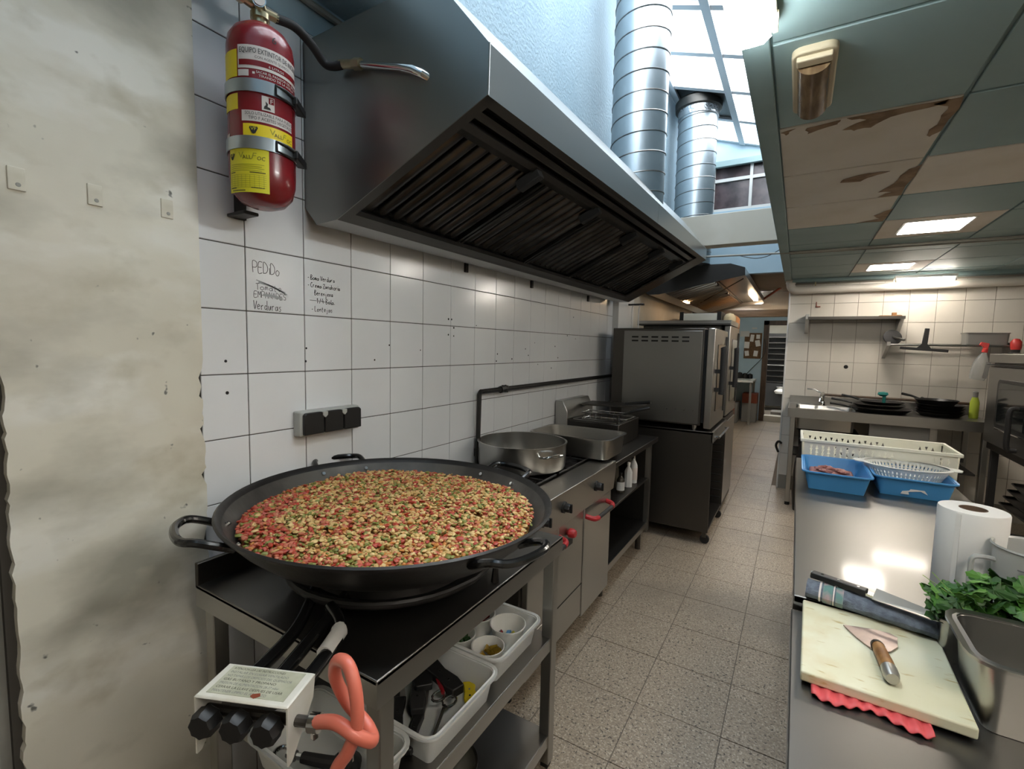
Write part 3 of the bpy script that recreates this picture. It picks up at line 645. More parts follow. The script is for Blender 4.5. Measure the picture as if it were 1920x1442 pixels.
# underside frame: gutter lip, front lip, side lips
def under(u0, u1, y0, y1, lift0, lift1, th=.01):
    """strip on the sloping underside between gutter edge (u 0) and front edge (u 1)"""
    def P(u, y, l): 
        a, b = Vector(HP(2, y)), Vector(HP(3, y)); p = a.lerp(b, u); n = Vector((-(b - a).z, 0, (b - a).x)).normalized(); return p + n * l
    return MB().add([P(u, y, l) for l in (lift0, lift1) for u, y in ((u0, y0), (u1, y0), (u1, y1), (u0, y1))], [(0, 1, 2, 3), (7, 6, 5, 4), (0, 4, 5, 1), (1, 5, 6, 2), (2, 6, 7, 3), (3, 7, 4, 0)])
under(0, .075, YN, YF, .0, .02).build('gutter_lip', 'steel_dark', t, smooth=0)
under(.955, 1, YN, YF, 0, .03).build('front_lip', 'steel_dark', t, smooth=0); under(.875, .915, YN + .02, YF - .02, .01, .03).build('lamp_rail', 'steel_dark', t, smooth=0); under(.80, .84, YN, YF, .01, .035).build('filter_rail', 'steel_dark', t, smooth=0)
under(0, 1, YN, YN + .035, .0, .012).build('side_lip', 'steel_dark', t, smooth=0); under(0, 1, 3.87, YF, .0, .012).build('blanking_plate', 'steel_dark', t, smooth=0)
under(.0, 1, YN, YF, .09, .10).build('plenum', 'cavity', t, smooth=0)
fy = [1.085, 1.64, 2.20, 2.77, 3.33, 3.865]
for a, b in zip(fy, fy[1:]):
    fl_ = under(.075, .80, a + .004, a + .02, .02, .04).build('filter', 'steel_greasy', t, smooth=0)
    under(.075, .80, b - .02, b - .004, .02, .04).build('frame_edge', 'steel_greasy', t, fl_, smooth=0); under(.76, .80, a, b, .018, .04).build('frame_edge', 'steel_greasy', t, fl_, smooth=0); under(.075, .095, a, b, .03, .045).build('frame_edge', 'steel_greasy', t, fl_, smooth=0)
    nb = 8; p_ = (b - a - .04) / nb
    for k in range(nb):
        yc = a + .02 + p_ * (k + .5); mb = MB(); vs = []
        for u in (.085, .775):
            q0, q1 = Vector(HP(2, yc)), Vector(HP(3, yc)); q = q0.lerp(q1, u); n = Vector((-(q1 - q0).z, 0, (q1 - q0).x)).normalized()
            for s_ in range(9):
                an = rad(-100 + 200 * s_ / 8); vs.append(q + Vector((0, p_ * .36 * math.sin(an), 0)) + n * (.045 - p_ * .30 * math.cos(an)))
        mb.add(vs, [(s_, s_ + 1, 10 + s_, 9 + s_) for s_ in range(8)] + [tuple(range(9)), tuple(range(9, 18))]).build('baffle', 'steel_greasy', t, fl_)
    yl = a + .41
    if yl < 3.8:
        lt = under(.68, .83, yl, yl + .035, -.016, .02).build('latch', 'dark_gap', t, fl_, bevel=.003)
# ---- second hood further back
t = thing('extractor_hood', 'dark stainless hood further back with a glowing warm lamp beneath', 'extractor hood', (.3, 4.95, 2.05))
A = [(.02, 2.10), (.10, 2.05), (.2, 2.05), (.99, 2.20), (.985, 2.272), (.86, 2.315), (.62, 2.318), (.60, 2.31), (.02, 2.31)]
MB().prism(A, 'y', 4.95, 4.954).build('side_panel', 'charcoal', t, smooth=0); MB().prism(A, 'y', 7.80, 7.804).build('side_panel', 'steel_hood', t, smooth=0)
def strip(p, q, name, m, y0=4.954, y1=7.80, th=.004):
    a, b = Vector((p[0], 0, p[1])), Vector((q[0], 0, q[1])); n = Vector((-(b - a).z, 0, (b - a).x)).normalized() * th
    return MB().prism([(a.x, a.z), (b.x, b.z), ((b + n).x, (b + n).z), ((a + n).x, (a + n).z)], 'y', y0, y1).build(name, m, t, smooth=0)
strip((.99, 2.2), (.985, 2.272), 'front_panel', 'steel'); strip((.985, 2.272), (.86, 2.315), 'top_panel', 'steel'); strip((.86, 2.316), (.02, 2.316), 'top_panel', 'steel_hood'); strip((.10, 2.05), (.26, 2.062), 'gutter', 'steel_hood'); strip((.2, 2.25), (.8, 2.29), 'plenum', 'steel_brushed')
ff = strip((.26, 2.072), (.70, 2.20), 'filter', 'steel_brushed')
for k in range(22):
    y = 5.0 + k * .125; q = MB().tube([(.27, y, 2.068), (.69, y, 2.19)], .022, 8).build('baffle', 'steel_brushed', t, ff)
strip((.70, 2.195), (.97, 2.235), 'inner_slope', 'steel_brushed')
B((.88, 6.7, 2.195), (.93, 7.5, 2.215)).build('lamp', 'hood_lamp', t, smooth=0); B((.28, 5.75, 2.046), (.31, 6.0, 2.054)).build('rear_lamp', 'glow_lamp', t, smooth=0)
for y in (5.4, 6.2): MB().box((.66, y, 2.165), (.70, y + .04, 2.19)).build('latch', 'black_plastic', t, smooth=0)
MB().tube([(.72, 5.0, 2.2), (.72, 7.7, 2.2)], .008, 6).build('cross_rail', 'charcoal', t); MB().tube([(.30, 6.5, 2.07), (.95, 5.2, 2.2)], .006, 6).build('cross_rail', 'charcoal', t); MB().tube([(.99, 7.7, 2.24), (1.2, 7.4, 2.35)], .014, 8).build('hanger', 'rust_red', t)
MB().tube([(.64, 5.0, 2.31), (.64, 5.0, 2.37)], .006, 6).build('stud', 'steel', t)
# ---- spiral flues
def flue(x, y, r, z0, z1, label, collar=False):
    t = thing('flue_duct', label, 'duct', (x, y, z0), 'spiral flue ducts')
    MB().tube([(x, y, z0), (x, y, z1)], r, 40).build('tube', 'galvanised', t)
    pts = []; pitch_ = .115; n = int((z1 - z0) / pitch_ * 28)
    for k in range(n): a = 2 * math.pi * k / 28; pts.append((x + (r + .001) * math.cos(a), y + (r + .001) * math.sin(a), z0 + pitch_ * k / 28))
    MB().tube(pts, .004, 5).build('seam', 'steel_hood', t)
    if collar:
        MB().lathe([(r + .003, z1 - .10), (r + .03, z1 - .09), (r + .035, z1 - .02), (r + .02, z1)], 40, c=(x, y, 0)).build('collar', 'steel_dark', t)
        MB().lathe([(r + .002, z1 - .17), (r + .006, z1 - .165), (r + .008, z1 - .09)], 40, c=(x, y, 0)).build('foil_wrap', 'foil', t)
flue(.53, 3.0, .165, 2.33, 4.1, 'wide silver spiral duct rising nearest, straight from the long hood')
flue(.5, 4.95, .178, 2.32, 3.86, 'farther spiral duct with a foil wrapped collar under the skylight', True)
# ---- black gas pipe on the wall
t = thing('gas_pipe', 'black gas pipe turning along the tiles above the stove', 'pipe', (.03, 2.04, .93))
MB().tube([(.03, 2.035, .86), (.03, 2.045, 1.24)] + [(.03, 2.045 + .012, 1.252), (.03, 4.1, 1.25)], .013, 10).build('pipe', 'black_iron', t)
for (y, z) in ((2.04, .93), (2.3, 1.252)): MB().tube([(.03, y - .002, z - .02), (.03, y + .002, z + .02)], .02, 8).build('joint', 'black_iron', t)
MB().tube([(.03, 2.25, 1.25), (.03, 2.31, 1.255)], .02, 8).build('valve', 'black_iron', t)

# ================================================================== PAELLA TABLE
TZ = .84
t = thing('work_table', 'stainless table with two under shelves holding the paella burner', 'table', (.45, 1.05, 0))
tx0, tx1, ty0, ty1 = .105, .792, .62, 1.475
tp = B((tx0, ty0, TZ - .012), (tx1, ty1, TZ)).build('tabletop', 'steel_top', t, bevel=.003)
B((tx1 - .004, ty0, TZ - .06), (tx1, ty1, TZ - .002)).build('edge_fold', 'steel', t, tp, smooth=0); B((tx0, ty0, TZ - .06), (tx1 - .004, ty0 + .004, TZ - .002)).build('edge_fold', 'steel', t, tp, smooth=0); B((tx0, ty1 - .004, TZ - .06), (tx1 - .004, ty1, TZ - .002)).build('edge_fold', 'steel', t, tp, smooth=0)
B((tx0 - .003, ty0, TZ - .01), (tx0 + .012, ty1, TZ + .06)).build('upstand', 'steel_dark', t, tp, bevel=.002)
for x in (tx0 + .02, tx1 - .045):
    for y in (ty0 + .012, ty1 - .055):
        l_ = B((x, y, .02), (x + .04, y + .04, TZ - .012)).build('leg', 'steel_brushed', t, bevel=.003); B((x + .005, y + .005, 0), (x + .035, y + .035, .022)).build('foot', 'black_plastic', t, l_, bevel=.003)
for z in (.49, .13):
    s_ = B((tx0 + .03, ty0 + .03, z - .008), (tx1 - .012, ty1 - .03, z)).build('shelf', 'steel_top', t, bevel=.002); B((tx1 - .014, ty0 + .05, z - .045), (tx1 - .010, ty1 - .05, z - .001)).build('edge_fold', 'steel', t, s_, smooth=0)
    B((tx0 + .06, ty0 + .03, z - .045), (tx1 - .05, ty0 + .034, z - .001)).build('edge_fold', 'steel', t, s_, smooth=0)
# ---- paella gas burner
bc = Vector((.49, .97, 0)); ca = Vector((.68, .448, 0)); du = Vector((.157, .068, 0)).normalized(); dv = Vector((-du.y, du.x, 0))
t = thing('paella_burner', 'black ring burner with a rusty white control box and three knobs', 'gas burner', (.49, .97, TZ))
for k, r in enumerate((.10, .19, .28)): MB().tube(arc((bc.x, bc.y, TZ + .055), r, 0, 2 * math.pi, 40)[:-1], .011, 10, closed=True).build('burner_ring', 'black_iron', t)
for k in range(3):
    a = rad(90 * k + 20); MB().tube([(bc.x + .30 * math.cos(a), bc.y + .30 * math.sin(a), TZ + .004), (bc.x + .30 * math.cos(a), bc.y + .30 * math.sin(a), TZ + .085), (bc.x, bc.y, TZ + .07)], .012, 8).build('support_leg', 'black_iron', t)
MB().lathe([(.215, TZ + .04), (.23, TZ + .04), (.235, TZ + .09), (.22, TZ + .09)], 40, c=(bc.x, bc.y, 0)).build('support_ring', 'black_iron', t)
for k, off in enumerate((-.055, 0, .055)):
    p0 = ca + du * off + dv * .05 + Vector((0, 0, TZ + .025)); p1 = ca + du * off * .9 + dv * .20 + Vector((0, 0, TZ + .035)); p2 = bc + Vector((off * 1.4, -(.10 + .09 * abs(k - 1) + .09 * (k == 2)), TZ + .05))
    tb = MB().tube(smooth_path([p0, p1, p2], 6), .014, 12).build('gas_tube', 'black_enamel', t)
    if k == 2: MB().tube([p0.lerp(p1, .55) + Vector((0, 0, .001)), p0.lerp(p1, 1.0) + Vector((0, 0, .002)), p1.lerp(p2, .12)], [.017, .017, .0165], 12).build('white_tape', 'paint_white', t, tb)
MX = Matrix((( du.x, dv.x, 0, ca.x), (du.y, dv.y, 0, ca.y), (0, 0, 1, TZ), (0, 0, 0, 1)))
bxw, bxd = .085, .042
cb = MB(MX).box((-bxw, -bxd, .054), (bxw, bxd, .060)).build('control_box', 'box_white', t, bevel=.003)
for s_ in (-1, 1):
    x = s_ * bxw; MB(MX).prism([(-bxd, .058), (bxd, .058), (bxd - .008, .02), (-bxd + .01, -.045), (-bxd, -.045)], 'x', x - .0015 * (1 + s_), x + .0015 * (1 - s_)).build('box_side', 'box_white', t, cb, smooth=0)
MB(MX).box((-bxw + .014, -bxd + .010, .0600), (bxw - .014, bxd - .006, .0606)).build('instruction_label', 'dirty_label', t, cb, smooth=0)
for k, s in enumerate(('ATENCION LEA LAS INSTRUCCIONES', 'INSTALAR EN LUGAR VENTILADO', 'NO TAPAR LOS ORIFICIOS DEL QUEMADOR', 'GAS BUTANO Y PROPANO', 'PRESION DE ALIMENTACION 28-37 mbar', 'CERRAR LA LLAVE DESPUES DE USAR', 'MANTENER LIMPIO EL APARATO')):
    text_on(s, .0078, lambda u, v, k=k: MX @ Vector((-bxw + .02 + u, .027 - k * .0092 + v, .0609)), 'lettering', 'print_black' if k in (0, 3, 5) else 'print_grey', t, cb, width=.10 + .012 * ((k * 7) % 3))
MB(MX).prism([(.01, -.025), (.022, -.021), (.026, -.027), (.018, -.034), (.009, -.03)], 'z', .0608, .0613).build('rust_spot', 'rust_red', t, cb, smooth=0)
MB(MX).tube([(-bxw, -.018, .018), (bxw + .03, -.018, .018)], .009, 10).build('manifold', 'steel_dark', t, cb)
for k, off in enumerate((-.062, -.006, .05)):
    kb = MB(MX)
    vs = []
    for (yy, r) in ((-.03, .0), (-.03, .019), (-.034, .0235), (-.054, .0235), (-.06, .020), (-.06, 0)):
        for a in range(16): vs.append((off + (r * (1 if a % 2 == 0 else .88)) * math.cos(rad(22.5 * a)), yy, .018 + (r * (1 if a % 2 == 0 else .88)) * math.sin(rad(22.5 * a))))
    kb.add(vs, [(i * 16 + a, i * 16 + (a + 1) % 16, (i + 1) * 16 + (a + 1) % 16, (i + 1) * 16 + a) for i in range(5) for a in range(16)])
    kn = kb.build('knob', 'black_plastic', t); MB(MX).tube([(off, -.018, .018), (off, -.032, .018)], .008, 8).build('spindle', 'brass', t, kn)
h0 = MX @ Vector((bxw + .03, -.018, .018))
hz = [h0, (.845, .480, .880), (.885, .490, .868), (.893, .515, .845), (.865, .530, .848), (.822, .525, .875), (.803, .515, .92), (.815, .51, .957), (.848, .505, .965), (.872, .50, .93), (.880, .495, .88), (.868, .487, .835), (.845, .475, .78), (.82, .46, .6), (.7, .5, .2), (.6, .55, .02)]
hs = MB().tube(smooth_path(hz, 8), .0110, 12).build('gas_hose', 'orange_hose', t)
MB().tube([h0 - Vector((.004, .002, 0)), h0 + Vector((.012, .005, .001))], .0155, 14).build('hose_clamp', 'chrome', t, hs); MB().box(h0 + Vector((0, -.006, -.026)), h0 + Vector((.010, .004, -.012))).build('clamp_screw', 'chrome', t, hs, bevel=.002)
# ---- paella pan
pc = Vector((.487, .978, 1.055)); pr = .447
PM = Matrix.Translation(pc) @ Matrix.Rotation(.02, 4, 'Y') @ Matrix.Rotation(-.01, 4, 'X')
t = thing('paella_pan', 'huge black iron paella pan on the ring burner', 'pan', (pc.x, pc.y, .935))
MB(PM).lathe([(0, -.125), (.25, -.124), (.315, -.113), (.366, -.084), (.408, -.046), (.437, -.012), (.447, -.002), (.450, .004), (.445, .008), (.438, .004), (.430, -.006)], 72).build('body', 'black_iron', t)
MB(PM).lathe([(.4305, -.006), (.402, -.046), (.360, -.082), (.312, -.107), (.25, -.113), (0, -.114)], 72).build('inside', 'pan_inside', t)
for a0 in (-111, -13, 78, 160):
    pts = []
    for (rr_, da) in ((.425, -10.5), (.455, -10.8), (.495, -9.5), (.515, -7), (.522, -3), (.522, 3), (.515, 7), (.495, 9.5), (.455, 10.8), (.425, 10.5)):
        a = rad(a0 + da); pts.append(PM @ Vector((rr_ * math.cos(a), rr_ * math.sin(a), -.025 if rr_ < .43 else (-.010 if rr_ < .46 else .006))))
    hd = MB().tube(smooth_path(pts, 4), .0095, 10).build('handle', 'black_enamel', t)
    for da in (-10.5, 10.5):
        a = rad(a0 + da); MB(PM).tube([(.424 * math.cos(a), .424 * math.sin(a), -.026), (.412 * math.cos(a), .412 * math.sin(a), -.016)], .006, 8).build('rivet', 'chrome', t, hd)
# ---- diced vegetables and meat cooking in the pan
fo = MB(); ico = []
ph = (1 + 5 ** .5) / 2
ICO = [Vector(v).normalized() for v in ((-1, ph, 0), (1, ph, 0), (-1, -ph, 0), (1, -ph, 0), (0, -1, ph), (0, 1, ph), (0, -1, -ph), (0, 1, -ph), (ph, 0, -1), (ph, 0, 1), (-ph, 0, -1), (-ph, 0, 1))]
ICF = [(0, 11, 5), (0, 5, 1), (0, 1, 7), (0, 7, 10), (0, 10, 11), (1, 5, 9), (5, 11, 4), (11, 10, 2), (10, 7, 6), (7, 1, 8), (3, 9, 4), (3, 4, 2), (3, 2, 6), (3, 6, 8), (3, 8, 9), (4, 9, 5), (2, 4, 11), (6, 2, 10), (8, 6, 7), (9, 8, 1)]
fo.M = PM
def fh(x, y):
    r = math.hypot(x, y); return -.034 + .012 * math.sin(7 * x + 2) * math.cos(6 * y + 1) * .5 + .012 * (1 - (r / .4) ** 2) + (.004 if y > .1 else 0)
fo.lathe([(.392, -.050), (.36, -.042), (.25, -.036), (.1, -.032), (0, -.03)], 40, mi=6)
for k in range(11500):
    r = .396 * math.sqrt(R.random()); a = R.uniform(0, 2 * math.pi); x, y = r * math.cos(a), r * math.sin(a)
    # the rim side nearest the wall and the camera is redder; the middle is paler
    q = R.random(); redness = .25 + (.40 if (r > .30 and 190 < math.degrees(a) < 275) else 0) + (.18 if (r > .345 and (270 < math.degrees(a))) else 0) + (.12 if r > .37 else 0)
    if q < redness: mi = 2 if R.random() < .42 else 3
    elif q < redness + .16: mi = 4
    elif q < redness + .24: mi = 5
    else: mi = R.choice((0, 0, 1))
    s = R.uniform(.0036, .0078) * (1.15 if mi == 2 else 1); z = fh(x, y) + R.uniform(-.008, .004)
    rt_ = Matrix.Rotation(R.uniform(0, 6.3), 3, 'Z') @ Matrix.Rotation(R.uniform(-.7, .7), 3, 'X')
    e = (s * R.uniform(.8, 1.6), s * R.uniform(.7, 1.1), s * R.uniform(.45, .8))
    fo.add([Vector((x, y, z)) + rt_ @ Vector((v.x * e[0] * R.uniform(.8, 1.15), v.y * e[1], v.z * e[2])) for v in ICO], ICF, mi)
o = fo.build('diced_vegetables', ['food_cream', 'food_cream2', 'food_red', 'food_pink', 'food_green', 'food_orange', 'food_base'], loc=(pc.x, pc.y, 1.0), smooth=50, recalc=False)
tag(o, 'heap of diced red, green and cream vegetables cooking in the paella pan', 'food', kind='stuff')

# ---- trays and tools on the upper shelf
SZ = .49
def plastic_tray(x0, y0, x1, y1, h, label, name='storage_tray', rot=0, m='plastic_cloudy', z=SZ, r=.03, group='white trays under the paella table'):
    c = ((x0 + x1) / 2, (y0 + y1) / 2, z); o = tray_mesh(x0, y0, x1, y1, z, z + h, r, .012, .018, .003).build(name, m, loc=c, bevel=0)
    return tag(o, label, 'tray', group)
plastic_tray(.47, 1.12, .755, 1.39, .085, 'white tray holding three round cups beneath the far end of the table')
plastic_tray(.49, .80, .775, 1.09, .085, 'white tray full of black knives and tools under the table')
plastic_tray(.40, .585, .735, .775, .085, 'white tray with the wrench and green flint at the near table corner')
def cup(x, y, r, h, label, contents):
    o = MB().lathe([(0, SZ + .004), (r * .8, SZ + .004), (r, SZ + h), (r + .003, SZ + h), (r + .003, SZ + h - .004), (r * .98, SZ + h - .002), (r * .77, SZ + .008), (0, SZ + .008)], 28, c=(x, y, 0)).build('plastic_cup', 'plastic_white', loc=(x, y, SZ + .004))
    tag(o, label, 'cup', 'cups in the under shelf tray')
cup(.672, 1.315, .058, .075, 'white cup with a few coloured clips inside', 0); cup(.678, 1.185, .05, .07, 'white cup full of brass coloured pieces', 0); cup(.55, 1.32, .055, .07, 'white cup holding dark red pieces, half under the table top', 0); cup(.56, 1.195, .05, .065, 'white cup holding dark green pieces, half under the table top', 0)
def bits(x, y, z, n, m, nm, label, cat, rr_=.03, s=.014):
    for k in range(n):
        a, q = R.uniform(0, 6.28), rr_ * math.sqrt(R.random()); c = Vector((x + q * math.cos(a), y + q * math.sin(a), z + R.uniform(0, .012)))
        MM = Matrix.Translation(c) @ Matrix.Rotation(R.uniform(0, 6), 4, 'Z') @ Matrix.Rotation(R.uniform(-.8, .8), 4, 'X'); mm = m if isinstance(m, str) else m[k % len(m)]
        o = MB(MM).box((-s, -s * .45, -s * .35), (s, s * .45, s * .35)).build(nm, mm, loc=c, smooth=0, bevel=.001, seg=1); tag(o, label if isinstance(label, str) else label[k], cat, label if isinstance(label, str) else None)
bits(.678, 1.185, SZ + .04, 14, 'yellow_brass' if 'yellow_brass' in MATS else 'brass', 'brass_piece', 'small brass coloured piece in the nearest cup', 'piece', .032, .013)
bits(.55, 1.32, SZ + .032, 10, 'red_paint', 'red_piece', 'small dark red piece in the cup under the table', 'piece', .034, .012)
bits(.56, 1.195, SZ + .032, 8, 'leaf_dark', 'green_piece', 'small dark green piece in the cup under the table', 'piece', .03, .012)
bits(.672, 1.315, SZ + .032, 3, ('red_paint', 'yellow_label', 'plastic_blue'), 'coloured_clip', ('dark red clip lying in the far cup', 'yellow clip lying in the far cup', 'blue clip lying in the far cup'), 'clip', .03, .016)
# tools lying in the middle tray
def handle_tool(p, q, w, h, m, name, label, cat, blade=None):
    p, q = Vector(p) + Vector((.045, -.045, 0)), Vector(q) + Vector((.045, -.045, 0)); d = (q - p); L = d.length; a = math.atan2(d.y, d.x); pt = math.asin(d.z / L)
    MM = Matrix.Translation(p) @ Matrix.Rotation(a, 4, 'Z') @ Matrix.Rotation(-pt, 4, 'Y')
    t = thing(name, label, cat, p)
    MB(MM).prism([(0, -w * .5), (L * .25, -w * .62), (L * .6, -w * .45), (L, -w * .6), (L, w * .5), (L * .5, w * .4), (L * .2, w * .5), (0, w * .35)], 'z', 0, h).build('handle', m, t, bevel=.003)
    if blade: MB(MM).prism([(L, -blade[1] / 2), (L + blade[0], -blade[1] * .2), (L + blade[0], 0), (L, blade[1] / 2)], 'z', h * .3, h * .3 + .0025).build('blade', blade[2] if len(blade) > 2 else 'blade', t, smooth=0)
    for k in (.3, .6): MB(MM).tube([(L * k, 0, h - .001), (L * k, 0, h + .0008)], .003, 8).build('rivet', 'chrome', t)
    return t
z0 = SZ + .008
handle_tool((.655, .845, z0), (.60, .95, z0), .026, .018, 'black_plastic', 'kitchen_knife', 'black handled knife pointing to the near corner of the tray', 'knife', (.10, .03))
handle_tool((.60, .86, z0), (.52, .96, z0 + .004), .03, .02, 'black_plastic', 'kitchen_knife', 'broad black handled knife beside the tray wall', 'knife', (.06, .035))
handle_tool((.66, 1.04, z0 + .028), (.52, 1.08, z0 + .03), .045, .026, 'black_plastic', 'torch_gun', 'chunky black grip lying on top of the tool heap', 'tool', None)
handle_tool((.60, .94, z0 + .012), (.50, 1.06, z0 + .014), .04, .022, 'black_rubber', 'glove_tool', 'dull black grip under the red handled scissors', 'tool', None)
handle_tool((.57, 1.0, z0 + .03), (.47, 1.09, z0 + .03), .05, .02, 'black_plastic', 'kitchen_tongs', 'black handled tongs against the table edge of the tray', 'tongs', None)
handle_tool((.56, .90, z0), (.47, .98, z0), .04, .022, 'black_rubber', 'sharpening_steel', 'black grip deepest under the table top in the tool tray', 'tool', None)
handle_tool((.69, 1.06, z0), (.64, 1.12, z0 + .004), .036, .012, 'yellow_label2', 'cleaver_card', 'yellow plastic grip at the far tray wall', 'tool', None)
t = thing('scissors', 'steel scissors with dark red handles lying across the black tools', 'scissors', (.685, .955, z0 + .03))
for s_ in (-1, 1):
    MB().tube([(.69 + s_ * .018 + .016 * math.cos(a), .955 + .022 * math.sin(a), z0 + .042) for a in [k * .524 for k in range(12)]], .0035, 8, closed=True).build('handle_loop', 'chrome', t)
MB().tube([(.675, .97, z0 + .042), (.595, 1.025, z0 + .045)], .006, 6).build('blade', 'red_paint', t); MB().tube([(.705, .94, z0 + .04), (.735, .855, z0 + .02)], .004, 6).build('blade', 'chrome', t)
# adjustable wrench and flint in the near tray
t = thing('adjustable_wrench', 'steel adjustable wrench with a black grip in the near tray', 'wrench', (.56, .62, SZ + .06))
wz = SZ + .075
MB().tube([(.555, .620, wz), (.61, .64, wz), (.66, .665, wz)], [.011, .013, .012], 10).build('grip', 'black_rubber', t)
jw = [(.505 + .016 * math.cos(rad(a)), .602 + .016 * math.sin(rad(a)), wz) for a in range(60, 310, 25)]
MB().tube(jw, .005, 8).build('jaw', 'chrome', t); MB().tube([(.518, .606, wz), (.555, .620, wz)], .007, 8).build('shank', 'chrome', t); MB().tube([(.53, .610, wz), (.54, .614, wz)], .011, 10).build('worm_screw', 'steel', t)
t = thing('gas_lighter', 'olive green gas lighter with a steel frame in the near tray', 'lighter', (.71, .68, SZ + .06))
MB().tube([(.725, .665, wz - .012), (.685, .715, wz - .012)], [.019, .013], 10).build('body', 'olive_print', t); MB().tube(smooth_path([(.735, .655, wz), (.71, .675, wz + .014), (.67, .72, wz + .010)]), .002, 6).build('wire_frame', 'chrome', t)
t = thing('gas_regulator', 'black and white gas fitting lying in the near tray', 'fitting', (.60, .70, SZ + .02))
MB().lathe([(0, SZ + .004), (.035, SZ + .004), (.038, SZ + .02), (.02, SZ + .04), (0, SZ + .042)], 18, c=(.60, .70, 0)).build('body', 'black_plastic', t); MB().box((.59, .69, SZ + .04), (.63, .70, SZ + .055)).build('tag', 'label_white', t, smooth=0)
# steel pot on the bottom shelf
t = thing('stock_pot', 'small steel pot standing on the bottom shelf of the paella table', 'pot', (.64, .98, .13))
MB().lathe([(0, .131), (.085, .131), (.09, .14), (.09, .30), (.094, .302), (.094, .306), (.087, .304), (.087, .15), (0, .145)], 36, c=(.66, 1.0, 0)).build('body', 'steel', t)
for s_ in (-1, 1): MB().tube(smooth_path([(.66 + s_ * .088, .975, .27), (.66 + s_ * .12, .98, .275), (.66 + s_ * .12, 1.02, .275), (.66 + s_ * .088, 1.025, .27)]), .005, 8).build('handle', 'chrome', t)

# ================================================================== STOVE LINE
sx = .57
t = thing('gas_range', 'stainless gas range with red door handles beside the paella table', 'stove', (.3, 2.1, 0))
B((.02, 1.60, .10), (sx - .02, 2.60, .80)).build('body', 'steel_dark', t, smooth=0)
B((.045, 1.58, .80), (sx - .025, 2.61, .845)).build('hob_top', 'steel_dark', t, bevel=.004)
B((sx - .10, 1.58, .846), (sx + .03, 2.61, .853)).build('front_ledge', 'steel_brushed', t, bevel=.003)
pn = MB().prism([(sx - .02, .69), (sx + .02, .69), (sx + .03, .80), (sx + .03, .852), (sx - .02, .852)], 'y', 1.58, 2.61).build('control_panel', 'steel_brushed', t, bevel=.003)
for y in (1.70, 1.905, 2.30): 
    kb = MB().lathe([(.0, sx + .062), (.018, sx + .062), (.021, sx + .056), (.021, sx + .038), (.028, sx + .034), (.028, sx + .026), (0, sx + .026)], 8, axis='x', c=(0, y, .782)).build('knob', 'black_plastic', t)
    MB().box((sx + .058, y - .005, .762), (sx + .07, y + .005, .802)).build('pointer', 'black_plastic', t, kb, bevel=.002)
B((.02, 1.60, .06), (sx - .05, 2.60, .10)).build('plinth', 'charcoal', t, smooth=0)
for (y0, y1, z0_, z1_) in ((1.62, 1.90, .30, .685), (1.904, 2.195, .13, .685)): 
    d_ = B((sx - .02, y0, z0_), (sx + .008, y1, z1_)).build('door', 'steel_brushed', t, bevel=.004)
dn = B((sx - .02, 2.20, .115), (sx + .012, 2.592, .685)).build('door', 'steel', t, bevel=.004)
B((sx - .018, 1.62, .115), (sx + .006, 1.90, .295)).build('drawer', 'steel_brushed', t, bevel=.004); B((sx - .018, 1.904, .295), (sx + .0095, 2.195, .300)).build('door_gap', 'dark_gap', t, smooth=0)
def red_handle(y0, y1, z, par):
    h = MB().tube(smooth_path([(sx + .01, y0, z), (sx + .05, y0 + .01, z - .008), (sx + .06, y0 + .05, z - .012)], 5), .013, 10).build('handle', 'red_plastic', t, par)
    MB().tube([(sx + .06, y0 + .045, z - .012), (sx + .06, y1 - .045, z - .012)], .011, 10).build('handle_bar', 'charcoal', t, par)
    MB().tube(smooth_path([(sx + .06, y1 - .05, z - .012), (sx + .05, y1 - .01, z - .008), (sx + .01, y1, z)], 5), .013, 10).build('handle', 'red_plastic', t, par)
red_handle(2.22, 2.52, .64, dn); red_handle(1.68, 1.90, .64, d_)
MB().lathe([(0, sx + .05), (.016, sx + .05), (.022, sx + .04), (.022, sx + .02), (.012, sx + .008)], 10, axis='x', c=(0, 2.0, .63)).build('gas_tap', 'red_plastic', t, d_); B((sx + .008, 1.98, .565), (sx + .02, 2.04, .595)).build('name_plate', 'black_plastic', t, d_, bevel=.002)
for y in (1.72, 1.98, 2.26, 2.48):
    for x in (.14, .36):
        g_ = MB().tube([(x - .1, y - .12, .862), (x + .1, y - .12, .862), (x + .1, y + .12, .862), (x - .1, y + .12, .862)], .006, 6, closed=True).build('grate', 'black_iron', t)
        MB().tube([(x - .1, y, .862), (x + .1, y, .862)], .006, 6).build('grate_bar', 'black_iron', t, g_); MB().tube([(x, y - .12, .862), (x, y + .12, .862)], .006, 6).build('grate_bar', 'black_iron', t, g_)
        MB().lathe([(.05, .846), (.05, .854), (.03, .858), (0, .858)], 20, c=(x, y, 0)).build('burner_cap', 'black_iron', t, g_)
for x in (.05, sx - .08):
    for y in (1.63, 2.55): MB().tube([(x, y, 0), (x, y, .065)], .018, 10).build('foot', 'black_plastic', t)
